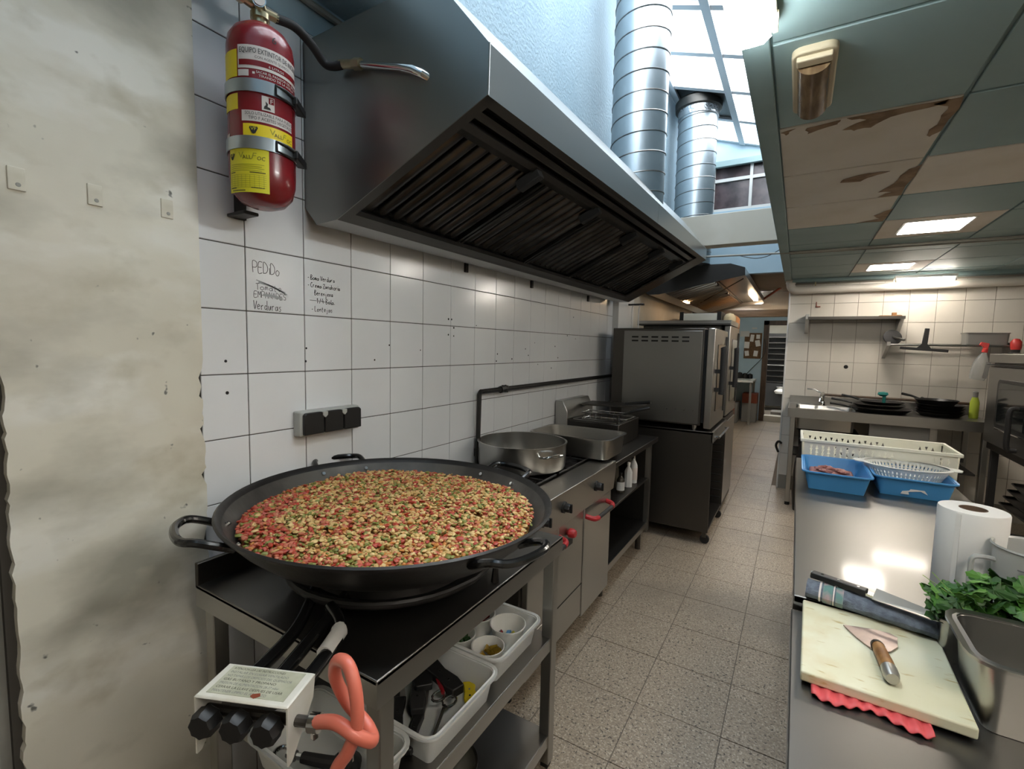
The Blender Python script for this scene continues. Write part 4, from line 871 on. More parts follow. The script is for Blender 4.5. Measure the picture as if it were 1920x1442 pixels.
# large pot
t = thing('stock_pot', 'wide stainless stock pot on the gas range behind the paella pan', 'pot', (.24, 2.14, .868))
px_, py_, prr = .24, 2.145, .232
MB().lathe([(0, .869), (.21, .869), (.226, .878), (prr - .002, .9), (prr - .002, 1.0), (prr + .004, 1.002), (prr + .004, 1.007), (prr - .006, 1.006), (prr - .006, .9), (.21, .885), (0, .88)], 48, c=(px_, py_, 0)).build('body', 'steel', t)
for a0 in (-25, 155):
    hp_ = []
    for r_, da, dz in ((prr - .003, -13, -.004), (prr + .035, -12, .004), (prr + .052, -6, .01), (prr + .052, 6, .01), (prr + .035, 12, .004), (prr - .003, 13, -.004)):
        a = rad(a0 + da); hp_.append((px_ + r_ * math.cos(a), py_ + r_ * math.sin(a), .965 + dz))
    MB().tube(smooth_path(hp_, 5), .006, 8).build('handle', 'chrome', t)
# deep steel container
o = tray_mesh(.09, 2.50, .585, 2.83, .868, .985, .05, .014, .012, .002).build('steel_container', 'steel', loc=(.33, 2.66, .868)); tag(o, 'deep rectangular steel container on the stove next to the stock pot', 'container')
# open base unit under the fryer
t = thing('base_unit', 'dark open steel unit with a shelf of bottles next to the range', 'counter unit', (.3, 3.1, 0))
B((.0, 2.612, .80), (sx + .02, 3.62, .835)).build('worktop', 'steel_dark', t, bevel=.004)
for y in (2.615, 3.50): B((.02, y, .14), (sx - .005, y + .018, .80)).build('side_panel', 'steel_dark', t, smooth=0)
B((sx - .035, 3.48, .14), (sx, 3.52, .80)).build('post', 'steel_brushed', t, smooth=0)
B((.02, 2.63, .14), (.035, 3.5, .8)).build('back_panel', 'cavity', t, smooth=0)
B((.03, 2.63, .53), (sx - .01, 3.5, .545)).build('shelf', 'steel_dark', t, bevel=.002); B((.03, 2.63, .19), (sx - .01, 3.5, .205)).build('shelf', 'steel_dark', t, bevel=.002); B((sx - .014, 2.63, .165), (sx - .008, 3.5, .205)).build('shelf_edge', 'steel_brushed', t, smooth=0)
for x in (.06, sx - .06):
    for y in (2.66, 3.46): MB().tube([(x, y, 0), (x, y, .14)], .02, 10).build('foot', 'steel_dark', t)
def bottle(x, y, z, r, h, body, label, lab=None, cap='black_plastic', group='bottles in the open unit', sq=False):
    t = thing('bottle', label, 'bottle', (x, y, z), group)
    MB().lathe([(0, z + .001), (r, z + .001), (r, z + h * .62), (r * .75, z + h * .72), (r * .35, z + h * .82), (r * .35, z + h * .92), (0, z + h * .92)], 8 if sq else 18, c=(x, y, 0)).build('body', body, t)
    MB().lathe([(r * .4, z + h * .88), (r * .42, z + h), (0, z + h)], 14, c=(x, y, 0)).build('cap', cap, t)
    if lab: MB().lathe([(r + .001, z + h * .12), (r + .001, z + h * .55)], 8 if sq else 18, c=(x, y, 0)).build('paper_label', lab, t)
bottle(.50, 3.02, .546, .026, .13, 'liquid_bottle', 'dark bottle with a pale label nearest the stove', 'bottle_label'); bottle(.505, 3.17, .546, .028, .17, 'bottle_label', 'square white bottle in the middle of the shelf row', None, 'plastic_white', sq=True)
bottle(.505, 3.29, .546, .026, .20, 'bottle_label', 'tall clear bottle with white wrap at the oven end', 'label_white', 'chrome'); bottle(.43, 3.10, .546, .03, .22, 'liquid_bottle', 'tall dark bottle behind the square white one'); bottle(.42, 2.86, .546, .03, .2, 'liquid_bottle', 'dark bottle deep in the shelf by the range'); bottle(.44, 3.38, .546, .028, .21, 'liquid_bottle', 'dark bottle in the far shelf corner')
# deep fryer
t = thing('deep_fryer', 'twin stainless deep fryer with a wire basket against the oven', 'fryer', (.25, 3.3, .835))
B((.02, 3.03, .836), (.47, 3.49, .99)).build('body', 'steel_dark', t, bevel=.005)
MB().prism([(.005, .836), (.10, .836), (.10, 1.05), (.06, 1.12), (.005, 1.12)], 'y', 3.02, 3.5).build('control_head', 'steel', t, bevel=.003)
for y in (3.06, 3.28): 
    w_ = tray_mesh(.13, y, .45, y + .18, .93, .998, .02, .008, .006).build('oil_well', 'steel', t)
    MB().box((.16, y + .02, .96), (.42, y + .16, .965)).build('oil', 'liquid_bottle', t, w_, smooth=0)
bk = MB(); 
for z in (1.0, 1.045): bk.tube([(.18, 3.09, z), (.46, 3.09, z), (.46, 3.23, z), (.18, 3.23, z)], .0035, 6, closed=True)
for k in range(7): bk.tube([(.2 + k * .042, 3.09, 1.045), (.2 + k * .042, 3.09, .97), (.2 + k * .042, 3.23, .97), (.2 + k * .042, 3.23, 1.045)], .0018, 5)
b_ = bk.build('basket', 'chrome', t); MB().tube([(.46, 3.16, 1.045), (.53, 3.16, 1.075), (.62, 3.20, 1.10)], [.006, .011, .012], 8).build('basket_handle', 'black_plastic', t, b_)
B((.45, 3.04, .84), (.458, 3.05, 1.05)).build('basket_post', 'chrome', t, smooth=0)
MB().prism([(.10, 1.07), (.40, 1.075), (.56, 1.10), (.56, 1.108), (.40, 1.09), (.10, 1.085)], 'y', 3.27, 3.48).build('lid', 'steel_dark', t, bevel=.003)
MB().tube([(.40, 3.37, 1.09), (.58, 3.37, 1.12)], .012, 8).build('lid_handle', 'black_plastic', t)
# ================================================================== OVEN TOWER
OY = 3.80
t = thing('oven_stand', 'tall stainless stand on castors carrying the front oven', 'oven stand', (.6, 4.1, 0))
B((.20, OY, .10), (.945, OY + .012, .875)).build('side_panel', 'steel_dark', t, bevel=.002); B((.20, OY + .76, .10), (.945, OY + .772, .875)).build('side_panel', 'steel_dark', t, bevel=.002)
B((.20, OY, .86), (.948, OY + .772, .88)).build('top_tray', 'steel_dark', t, bevel=.002); B((.935, OY, .80), (.95, OY + .772, .882)).build('front_rail', 'steel', t, smooth=0); B((.20, OY + .012, .10), (.21, OY + .76, .86)).build('back_panel', 'cavity', t, smooth=0); B((.21, OY + .012, .10), (.94, OY + .76, .115)).build('base_plate', 'steel_dark', t, smooth=0)
for k in range(9):
    for y in (OY + .014, OY + .73): B((.24, y, .18 + k * .068), (.93, y + .03, .184 + k * .068)).build('runner', 'black_iron', t, smooth=0)
MB().tube([(.975, OY + .1, .83), (.975, OY + .66, .83)], .009, 8).build('push_bar', 'chrome', t)
for y in (OY + .12, OY + .64): MB().tube([(.945, y, .83), (.975, y, .83)], .007, 8).build('bar_mount', 'chrome', t)
for x in (.27, .90):
    for y in (OY + .05, OY + .72):
        c_ = MB().tube([(x + .02, y - .012, .035), (x + .02, y + .012, .035)], .034, 16).build('castor', 'black_rubber', t); B((x, y - .018, .05), (x + .03, y + .018, .10)).build('fork', 'steel_dark', t, c_, smooth=0)
def oven(y, zt, zb, label, near=True):
    t = thing('combi_oven', label, 'oven', (.5, y + .35, zb), 'ovens in the stack')
    B((.14, y, zb + .04), (.85, y + .70, zt)).build('body', 'steel_dark', t, bevel=.004)
    sp = B((.235, y - .006, zb + .05), (.835, y, zt - .02)).build('side_panel', 'steel_hood', t, bevel=.002)
    for r_ in range(2):
        for k in range(6): MB().prism([(.30 + k * .078, zt - .075 - r_ * .03), (.352 + k * .078, zt - .075 - r_ * .03), (.352 + k * .078, zt - .063 - r_ * .03), (.30 + k * .078, zt - .063 - r_ * .03)], 'y', y - .0085, y - .0055).build('vent_slot', 'dark_gap', t, sp, smooth=0)
    for k in range(4): MB().tube([(.60 + k * .065, y - .010, zb + .15), (.60 + k * .065, y - .005, zb + .15)], .005, 8).build('screw', 'chrome', t, sp)
    B((.85, y + .02, zb + .06), (.868, y + .68, zt - .01)).build('door_gasket', 'dark_gap', t, smooth=0)
    d = B((.872, y - .004, zb + .02), (.925, y + .70, zt)).build('door', 'steel', t, bevel=.006)
    B((.925, y + .16, zb + .14), (.93, y + .60, zt - .12)).build('door_window', 'oven_glass', t, d, bevel=.002)
    h_ = MB().tube(smooth_path([(.972, y + .09, zb + .64), (.976, y + .09, zb + .60), (.976, y + .09, zb + .34), (.972, y + .09, zb + .28)], 4), .021, 12).build('handle', 'black_rubber', t, d)
    MB().box((.925, y + .08, zb + .44), (.97, y + .10, zb + .47)).box((.925, y + .08, zb + .30), (.97, y + .10, zb + .33)).build('handle_mount', 'black_plastic', t, d, smooth=0)
    B((.925, y + .60, zb + .1), (.935, y + .69, zt - .05)).build('control_panel', 'charcoal', t, d, bevel=.002)
    for x in (.22, .80):
        for yy in (y + .05, y + .63): MB().tube([(x, yy, zb), (x, yy, zb + .045)], .02, 12).build('foot', 'chrome', t)
    return t
oven(OY, 1.66, .882, 'front stainless combi oven with vent slots on its side panel')
o2 = oven(4.68, 1.72, .882, 'rear stainless oven standing behind the front one, a pale carton on top')
t = thing('oven_stand', 'second oven stand in the row, hidden behind the front one', 'oven stand', (.5, 5.0, 0))
B((.16, 4.68, .02), (.92, 5.38, .88)).build('body', 'steel_dark', t, bevel=.004); B((.92, 4.70, .08), (.93, 5.36, .84)).build('door', 'steel', t, bevel=.003)
t = thing('tray_rack', 'steel shelf tray sticking out above the front oven', 'shelf', (.6, 4.9, 1.721))
B((.10, 4.60, 1.722), (.93, 5.2, 1.737)).build('plate', 'steel_dark', t, bevel=.002); B((.10, 4.60, 1.737), (.93, 4.606, 1.765)).build('front_lip', 'steel', t, smooth=0); B((.93, 4.60, 1.722), (.936, 5.2, 1.765)).build('side_lip', 'steel', t, smooth=0)
t = thing('carton', 'pale flat carton with two black bands on top of the rear oven', 'carton', (.6, 4.9, 1.737))
B((.47, 4.72, 1.738), (.82, 5.05, 1.835)).build('box', 'plastic_cream', t, bevel=.003)
for x in (.47, .80): B((x, 4.716, 1.737), (x + .035, 5.054, 1.85)).build('band', 'black_plastic', t, smooth=0)
o = MB().lathe([(0, 0), (.05, .004), (.07, .03), (.065, .07), (.04, .10), (0, .11)], 20, c=(.885, 4.9, 1.738), sx=.8, sy=1.3).build('bread_bag', 'bread', loc=(.885, 4.9, 1.738)); tag(o, 'rumpled cream paper bag beside the carton on the rear oven', 'bag')
t = thing('whisk_hooks', 'two white looped cords hanging by the pilaster above the oven', 'cord', (.12, 4.5, 1.75))
for x in (.09, .155): MB().tube(smooth_path([(x, 4.45, 1.68), (x, 4.45, 1.86), (x + .015, 4.45, 1.905), (x + .035, 4.45, 1.915)]), .006, 8).build('cord', 'paint_white', t)
MB().box((.05, 4.44, 1.90), (.20, 4.47, 1.915)).build('hook_rail', 'charcoal', t, smooth=0)
# ---- far corridor
t = thing('wooden_cabinet', 'tall orange wooden cabinet standing behind the ovens', 'cabinet', (.4, 6.9, 0))
B((.12, 6.6, .0), (.735, 7.2, 1.95)).build('carcass', 'wood_orange', t, bevel=.004); B((.735, 6.62, 1.35), (.75, 7.18, 1.93)).build('door', 'wood_orange', t, bevel=.003); B((.735, 6.62, .1), (.75, 7.18, 1.3)).build('door', 'rust_red', t, bevel=.003)
MB().tube([(.75, 6.70, 1.5), (.775, 6.70, 1.5)], .015, 10).build('knob', 'brass', t)
t = thing('white_desk', 'white desk top on a grey frame at the end of the corridor', 'desk', (.45, 11.0, 0))
B((.02, 10.55, .86), (.72, 11.48, .90)).build('top', 'plastic_white', t, bevel=.004); B((.66, 10.6, .0), (.70, 10.64, .86)).build('leg', 'grey_panel', t, smooth=0); B((.66, 11.4, .0), (.70, 11.44, .86)).build('leg', 'grey_panel', t, smooth=0); B((.02, 10.6, .0), (.06, 11.4, .86)).build('side_panel', 'grey_panel', t, smooth=0)
for i, (x, y, h, lb) in enumerate(((.40, 11.3, .12, 'small black pot on the white desk nearest the corner'), (.50, 11.35, .1, 'small black pot in the middle of the white desk'), (.60, 11.38, .09, 'small black pot closest to the doorway on the desk'))):
    o = MB().lathe([(0, .901), (.05, .901), (.055, .93), (.05, .90 + h), (0, .90 + h + .02)], 16, c=(x, y, 0)).build('small_pot', 'black_plastic', loc=(x, y, .90)); tag(o, lb, 'pot', 'pots on the far desk')
o = MB().box((.05, 10.7, 0), (.45, 11.3, .42)).build('storage_box', 'grey_panel', loc=(.25, 11, 0), bevel=.01); tag(o, 'grey storage box under the white desk', 'box')
o = MB().box((.50, 11.05, .40), (.78, 11.45, .60)).build('cardboard_box', 'rust_red', loc=(.64, 11.25, .40), bevel=.005); tag(o, 'reddish brown cardboard box next to the door frame', 'box')
o = MB().box((.50, 11.05, 0), (.78, 11.45, .40)).build('drawer_unit', 'grey_panel', loc=(.64, 11.25, 0), bevel=.006); tag(o, 'low grey unit under the reddish box by the door', 'cabinet')
t = thing('notice_board', 'brown cork notice board with pinned papers on the far wall', 'notice board', (.58, 11.49, 1.6))
B((.44, 11.485, 1.33), (.775, 11.5, 1.88)).build('board', 'cork', t, smooth=0)
for (x, z, w_, h_, r_) in ((.585, 1.77, .07, .15, .1), (.70, 1.80, .07, .09, 0), (.70, 1.66, .09, .13, -.2), (.49, 1.62, .10, .14, .05), (.50, 1.44, .08, .11, -.15), (.67, 1.44, .08, .12, .1)):
    MM = Matrix.Translation((x, 11.483, z)) @ Matrix.Rotation(r_, 4, 'Y'); MB(MM).box((-w_ / 2, -.001, -h_ / 2), (w_ / 2, .001, h_ / 2)).build('paper_note', 'paper', t, smooth=0)
for i, (x, z, w_, h_, lb) in enumerate(((.44, 1.86, .18, .12, 'grey paper sheet taped above the cork board corner'), (.62, 1.98, .10, .03, 'narrow paper strip on the wall above the cork board'))):
    o = B((x - w_ / 2, 11.482, z - h_ / 2), (x + w_ / 2, 11.484, z + h_ / 2)).build('wall_notice', 'plastic_cloudy', loc=(x, 11.483, z), smooth=0); tag(o, lb, 'paper', 'papers on the far wall')
o = MB().tube(smooth_path([(.82, 11.44, 1.75), (.86, 11.42, 1.55), (.80, 11.44, 1.35), (.62, 11.47, 1.12), (.48, 11.48, .95)]), .006, 6).build('wall_cable', 'charcoal', loc=(.6, 11.47, 1.0)); tag(o, 'dark cable trailing from the door frame down to the desk', 'cable')
t = thing('pantry_shelf', 'dark slatted shelving seen through the far doorway', 'shelving', (1.0, 13.6, 0))
B((.5, 13.9, .5), (1.9, 13.95, 1.95)).build('back_panel', 'charcoal', t, smooth=0)
for k in range(9): B((.5, 13.6, .72 + k * .14), (1.9, 13.9, .74 + k * .14)).build('slat', 'steel_dark' if k != 3 else 'grey_panel', t, smooth=0)
B((.5, 13.6, .12), (1.9, 13.9, .7)).build('base', 'charcoal', t, smooth=0)
o = MB().lathe([(0, 0), (.09, .005), (.11, .06), (.05, .13), (.08, .17), (0, .15)], 10, c=(1.13, 13.45, .45), sx=1.2).build('white_bag', 'paper', loc=(1.13, 13.45, .45)); tag(o, 'crumpled white bag in front of the dark shelving', 'bag')
o = MB().box((1.0, 12.2, .0), (1.35, 12.7, .125)).build('door_mat', 'grey_panel', loc=(1.15, 12.4, 0), smooth=0); tag(o, 'grey mat on the raised floor past the doorway', 'mat')
lt = thing('pantry_lamp', 'ceiling lamp of the pantry past the far doorway', 'lamp', (1.0, 12.8, 2.28))
B((.7, 12.6, 2.27), (1.3, 12.9, 2.3)).build('diffuser', 'white_lamp', lt, smooth=0); B((.68, 12.58, 2.28), (1.32, 12.92, 2.31)).build('frame', 'paint_white', lt, smooth=0)
lt = thing('corridor_lamp', 'white strip lamp on the lintel just past the second hood', 'lamp', (.8, 7.87, 2.2))
B((.60, 7.845, 2.19), (.96, 7.855, 2.25)).build('diffuser', 'white_lamp', lt, smooth=0); B((.58, 7.855, 2.18), (.98, 7.872, 2.26)).build('base', 'paint_white', lt, smooth=0)
lt = thing('far_fill_lamp', 'added fill lamp for the far corridor, hidden behind the lintel', 'lamp', (.9, 9.0, 2.40))  # unseen lamp added to lift the light in the far corridor
B((.6, 9.0, 2.385), (1.2, 9.1, 2.41)).build('diffuser', 'white_lamp', lt, smooth=0); B((.58, 8.98, 2.40), (1.22, 9.12, 2.425)).build('housing', 'paint_white', lt, smooth=0)

# ================================================================== BACK WALL FITTINGS
t = thing('wall_shelf', 'upper stainless wall shelf on the back tiles, a board lying on its end', 'shelf', (1.9, 5.8, 1.835))
B((1.52, 5.68, 1.835), (2.29, 5.92, 1.852)).build('plate', 'steel_dark', t, bevel=.002); B((1.52, 5.676, 1.825), (2.29, 5.682, 1.853)).build('front_edge', 'steel_dark', t, smooth=0)
for x in (1.50, 2.255): MB().prism([(5.92, 1.69), (5.92, 1.88), (5.69, 1.88) if x < 2 else (5.70, 1.835), (5.69, 1.83)], 'x', x, x + .03).build('bracket', 'steel', t, smooth=0)
o = MB().box((2.10, 5.72, 1.853), (2.27, 5.86, 1.862)).box((2.2, 5.76, 1.862), (2.235, 5.80, 1.89)).build('wooden_board', 'wood_handle', loc=(2.18, 5.8, 1.853), bevel=.002); tag(o, 'thin wooden board on the end of the upper wall shelf', 'board')
t = thing('wall_rack', 'lower tubular steel rack on the back wall holding utensils', 'shelf', (2.6, 5.8, 1.58))
for k, y in enumerate((5.66, 5.72, 5.78, 5.84, 5.89)): MB().tube([(2.17, y, 1.585), (3.05, y, 1.585)], .009, 8).build('tube', 'steel', t)
for x in (2.165, 3.02): MB().prism([(5.92, 1.45), (5.92, 1.62), (5.65, 1.61), (5.65, 1.575)], 'x', x, x + .028).build('bracket', 'steel', t, smooth=0)
t = thing('skimmer', 'round black skimmer disc propped at the left end of the rack', 'utensil', (2.2, 5.72, 1.6))
MM = Matrix.Translation((2.215, 5.74, 1.655)) @ Matrix.Rotation(rad(70), 4, 'X') @ Matrix.Rotation(rad(12), 4, 'Y')
MB(MM).lathe([(0, .004), (.05, .006), (.074, -.004), (.074, .004), (.05, .014), (0, .012)], 28).build('disc', 'black_rubber', t); MB(MM).tube([(0, 0, .01), (.03, -.03, .05), (.06, -.055, .09)], .012, 8).build('handle', 'steel', t)
t = thing('squeegee', 'black rubber squeegee hanging on the front of the rack', 'squeegee', (2.43, 5.64, 1.5))
MM = Matrix.Translation((2.43, 5.63, 1.545)) @ Matrix.Rotation(rad(4), 4, 'Y')
MB(MM).box((-.17, -.012, -.012), (.17, .012, .012)).build('rubber', 'black_rubber', t, bevel=.003); MB(MM).prism([(-.05, .012), (.05, .012), (.02, .05), (.016, .19), (-.016, .19), (-.02, .05)], 'y', -.01, .01).build('handle', 'black_plastic', t, bevel=.003)
t = thing('spray_bottle', 'clear spray bottle with a red trigger hooked on the rack', 'spray bottle', (2.80, 5.62, 1.27))
MM = Matrix.Translation((2.80, 5.62, 1.29)) @ Matrix.Rotation(rad(8), 4, 'Y')
MB(MM).lathe([(0, 0), (.05, 0), (.055, .02), (.055, .13), (.045, .18), (.018, .23), (.016, .25), (0, .25)], 20, sy=.7).build('body', 'clear_plastic', t); MB(MM).box((.02, -.041, .02), (.05, -.038, .16)).build('paper_label', 'grey_panel', t, smooth=0)
MB(MM).lathe([(.02, .24), (.02, .27), (.012, .28), (0, .28)], 14).build('collar', 'red_bright', t); MB(MM).prism([(-.045, .30), (-.04, .325), (.015, .32), (.015, .27), (-.01, .27), (-.025, .29)], 'y', -.012, .012).build('trigger_head', 'red_bright', t, bevel=.003)
o = tray_mesh(2.72, 5.68, 3.0, 5.86, 1.595, 1.70, .02, .006, .008).build('grey_bin', 'grey_panel', loc=(2.86, 5.77, 1.595)); tag(o, 'grey plastic bin on the right end of the rack', 'bin')
t = thing('squeeze_bottle', 'orange red sauce bottle lying at the right end of the rack', 'bottle', (3.0, 5.65, 1.56))
MB().lathe([(0, 1.555), (.03, 1.555), (.036, 1.575), (.036, 1.62), (.02, 1.645), (0, 1.65)], 18, c=(3.02, 5.61, 0)).build('body', 'red_bright', t); MB().lathe([(.028, 1.53), (.030, 1.556), (0, 1.556)], 16, c=(3.02, 5.61, 0)).build('cap', 'charcoal', t)
# ================================================================== BACK TABLE WITH SINK
bt = .955
t = thing('sink_table', 'long stainless sink table along the back wall stacked with black pans', 'sink table', (2.1, 5.6, 0))
def ring_top():
    mb = MB(); mb.box((1.41, 5.28, bt - .035), (1.47, 5.9, bt)).box((1.47, 5.28, bt - .035), (1.95, 5.36, bt)).box((1.47, 5.76, bt - .035), (1.95, 5.9, bt)).box((1.95, 5.28, bt - .035), (2.86, 5.9, bt)); return mb
tt = ring_top().build('top', 'steel_top', t, smooth=0); B((1.41, 5.276, bt - .085), (2.86, 5.282, bt + .002)).build('front_edge', 'steel_brushed', t, tt, smooth=0); B((1.41, 5.89, bt), (2.86, 5.905, bt + .08)).build('upstand', 'steel_brushed', t, tt, smooth=0); B((1.406, 5.276, bt - .085), (1.412, 5.9, bt + .002)).build('side_edge', 'steel_brushed', t, tt, smooth=0)
tray_mesh(1.47, 5.36, 1.95, 5.76, bt - .2, bt, .04, .0, .01).build('sink_bowl', 'steel', t)
for (x, y) in ((1.43, 5.30), (2.80, 5.30), (1.43, 5.84), (2.80, 5.84)):
    l_ = B((x, y, .03), (x + .04, y + .04, bt - .035)).build('leg', 'steel_brushed', t, bevel=.003); MB().lathe([(.022, 0), (.022, .03), (.016, .035)], 14, c=(x + .02, y + .02, 0)).build('foot', 'black_plastic', t, l_)
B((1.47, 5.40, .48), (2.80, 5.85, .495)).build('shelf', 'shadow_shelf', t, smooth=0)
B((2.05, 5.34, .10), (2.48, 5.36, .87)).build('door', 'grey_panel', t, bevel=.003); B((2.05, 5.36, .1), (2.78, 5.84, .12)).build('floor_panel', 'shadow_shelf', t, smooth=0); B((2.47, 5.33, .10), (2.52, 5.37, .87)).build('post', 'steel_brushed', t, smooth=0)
B((2.46, 5.32, .60), (2.70, 5.34, .63)).build('rail', 'black_plastic', t, smooth=0)
t = thing('faucet', 'steel sink tap with a long lever at the left of the back table', 'tap', (1.66, 5.8, bt))
MB().tube(smooth_path([(1.70, 5.80, bt), (1.70, 5.80, bt + .10), (1.70, 5.76, bt + .13), (1.68, 5.66, bt + .10), (1.67, 5.62, bt + .05)]), .013, 10).build('spout', 'chrome', t); MB().tube([(1.70, 5.80, bt + .12), (1.62, 5.80, bt + .16), (1.56, 5.80, bt + .162)], .007, 8).build('lever', 'chrome', t); MB().lathe([(.025, bt), (.025, bt + .03), (.018, bt + .04)], 14, c=(1.70, 5.80, 0)).build('base', 'chrome', t)
t = thing('gas_rail', 'brown supply pipe running above the sink table upstand', 'pipe', (2.3, 5.88, bt + .1))
MB().tube([(1.72, 5.885, bt + .105), (2.9, 5.885, bt + .10)], .012, 8).build('pipe', 'wood_dark', t)
for x in (1.9, 2.6): MB().tube([(x, 5.885, bt + .103), (x, 5.92, bt + .103)], .009, 8).build('clamp', 'charcoal', t)
def fry_pan(x, y, z, r, a, label, h=.035, stack='pans on the left of the back table'):
    t = thing('frying_pan', label, 'frying pan', (x, y, z), stack)
    MB().lathe([(0, z), (r * .8, z), (r, z + h), (r + .004, z + h), (r * .82, z + .005), (0, z + .005)], 36, c=(x, y, 0)).build('body', 'black_iron', t)
    d = Vector((math.cos(rad(a)), math.sin(rad(a)), 0)); p = Vector((x, y, z + h * .8)) + d * r
    MB().tube([p, p + d * .08 + Vector((0, 0, .02)), p + d * .17 + Vector((0, 0, .03))], [.008, .010, .012], 8).build('handle', 'black_plastic', t)
fry_pan(2.14, 5.54, bt + .001, .235, 195, 'widest black pan at the bottom of the left pan pile', .04)
fry_pan(2.13, 5.55, bt + .042, .20, 172, 'black frying pan in the middle of the left pan pile', .03)
fry_pan(2.15, 5.56, bt + .073, .17, 150, 'smaller black pan on top of the left pan pile', .028)
for k, lb in enumerate(('lowest black pan of the right hand stack', 'second black pan up in the right hand stack', 'third black pan up in the right hand stack', 'fourth black pan up in the right hand stack')):
    fry_pan(2.565, 5.55, bt + .001 + k * .024, .165 + .003 * (k % 2), 60 + 14 * k, lb, .034, 'pans on the right of the back table')
fry_pan(2.54, 5.57, bt + .10, .15, 130, 'grey frying pan lying on top of the right hand stack', .045, 'pans on the right of the back table')
t = thing('scrub_brush', 'teal dish brush standing up in the left pan pile', 'brush', (2.165, 5.54, bt + .1))
MB().tube([(2.165, 5.54, bt + .08), (2.165, 5.54, bt + .15)], .014, 10).build('handle', 'teal', t); MB().lathe([(0, bt + .145), (.02, bt + .15), (.034, bt + .165), (.03, bt + .185), (0, bt + .19)], 14, c=(2.155, 5.54, 0), sx=1.2).build('head', 'teal', t)
t = thing('dish_bottle', 'lime green bottle of dish soap at the right end of the back table', 'bottle', (2.79, 5.56, bt))
MB().lathe([(0, bt + .001), (.03, bt + .001), (.032, bt + .02), (.032, bt + .14), (.018, bt + .19), (0, bt + .19)], 16, c=(2.79, 5.56, 0), sy=.7).build('body', 'lime', t); MB().lathe([(.018, bt + .185), (.02, bt + .23), (0, bt + .24)], 12, c=(2.79, 5.56, 0)).build('cap', 'grey_panel', t)
o = tray_mesh(1.50, 5.42, 1.98, 5.80, .496, .74, .03, .01, .02).build('black_tub', 'black_plastic', loc=(1.74, 5.61, .496)); tag(o, 'black tub on the shelf below the sink', 'tub')
t = thing('waste_bag', 'black rubbish bag on the floor by the left leg of the sink table', 'bag', (1.55, 5.18, 0))
MB().lathe([(0, .002), (.07, .004), (.09, .2), (.08, .45), (.05, .62), (.03, .66)], 14, c=(1.56, 5.18, 0), sx=.9).build('bag', 'black_plastic', t); MB().lathe([(.03, .64), (.05, .69), (.02, .70)], 12, c=(1.56, 5.18, 0)).build('knot', 'black_rubber', t)
o = MB().tube(smooth_path([(1.36, 5.905, .50), (1.33, 5.89, .52), (1.31, 5.90, .47), (1.335, 5.9, .40)]), .012, 8).build('floor_tap', 'black_plastic', loc=(1.34, 5.9, .45)); tag(o, 'small black hook on the white wall corner near the floor', 'hook')
# ================================================================== OVEN AT THE RIGHT
rx = 2.70
t = thing('convection_oven', 'dark oven with a glass door at the right frame edge', 'oven', (3.0, 4.4, 0))
B((rx + .03, 3.95, .80), (3.35, 4.94, 1.45)).build('body', 'steel_dark', t, bevel=.004); B((rx + .0, 3.93, 1.45), (3.37, 4.95, 1.515)).build('top_cover', 'steel', t, bevel=.004); B((rx - .01, 3.92, 1.43), (3.3, 4.95, 1.437)).build('shadow_gap', 'dark_gap', t, smooth=0)
d = B((rx, 3.96, .86), (rx + .04, 4.92, 1.42)).build('door', 'steel_hood', t, bevel=.006); MB().prism(rr(4.02, .99, 4.70, 1.335, .04), 'x', rx - .006, rx + .004).build('window_frame', 'black_plastic', t, d, bevel=.002); MB().prism(rr(4.06, 1.02, 4.655, 1.31, .03), 'x', rx - .009, rx).build('window_glass', 'oven_glass', t, d, smooth=0)
MB().tube([(rx - .012, 4.06, .985), (rx - .012, 4.64, .985)], .006, 8).build('window_trim', 'chrome', t, d)
MB().tube(smooth_path([(rx, 4.27, 1.16), (rx - .045, 4.27, 1.15), (rx - .05, 4.27, 1.02), (rx - .045, 4.27, .90), (rx, 4.27, .89)], 5), .015, 10).build('handle', 'black_rubber', t, d)
for y in (3.97, 4.88):
    for x in (rx + .05, 3.28): B((x, y, 0), (x + .04, y + .04, .8)).build('stand_leg', 'charcoal', t, smooth=0)
B((rx + .05, 3.97, .15), (3.3, 4.92, .17)).build('stand_shelf', 'charcoal', t, smooth=0); B((3.26, 3.97, .1), (3.3, 4.92, .8)).build('stand_back', 'cavity', t, smooth=0)
for k in range(4):
    MM = Matrix.Translation((rx + .1, 4.2, .42 + k * .05)) @ Matrix.Rotation(rad(-2 * k), 4, 'Z'); o = tray_mesh(-.02, -.2, .45, .55, 0, .018, .02, .008, .004, .002, MM).build('oven_tray', 'steel_greasy', loc=(rx + .3, 4.3, .42 + k * .05))
    tag(o, ('lowest dark baking tray under the right hand oven', 'second dark baking tray under the right hand oven', 'third dark baking tray under the right hand oven', 'topmost dark baking tray under the right hand oven')[k], 'tray', 'trays below the right oven')
o = MB().prism(rr(2.86, 4.62, 3.06, 4.78, .03), 'z', 1.516, 1.60).build('white_tub', 'plastic_cream', loc=(2.96, 4.7, 1.516), bevel=.006); tag(o, 'white plastic tub standing on the right hand oven', 'tub')
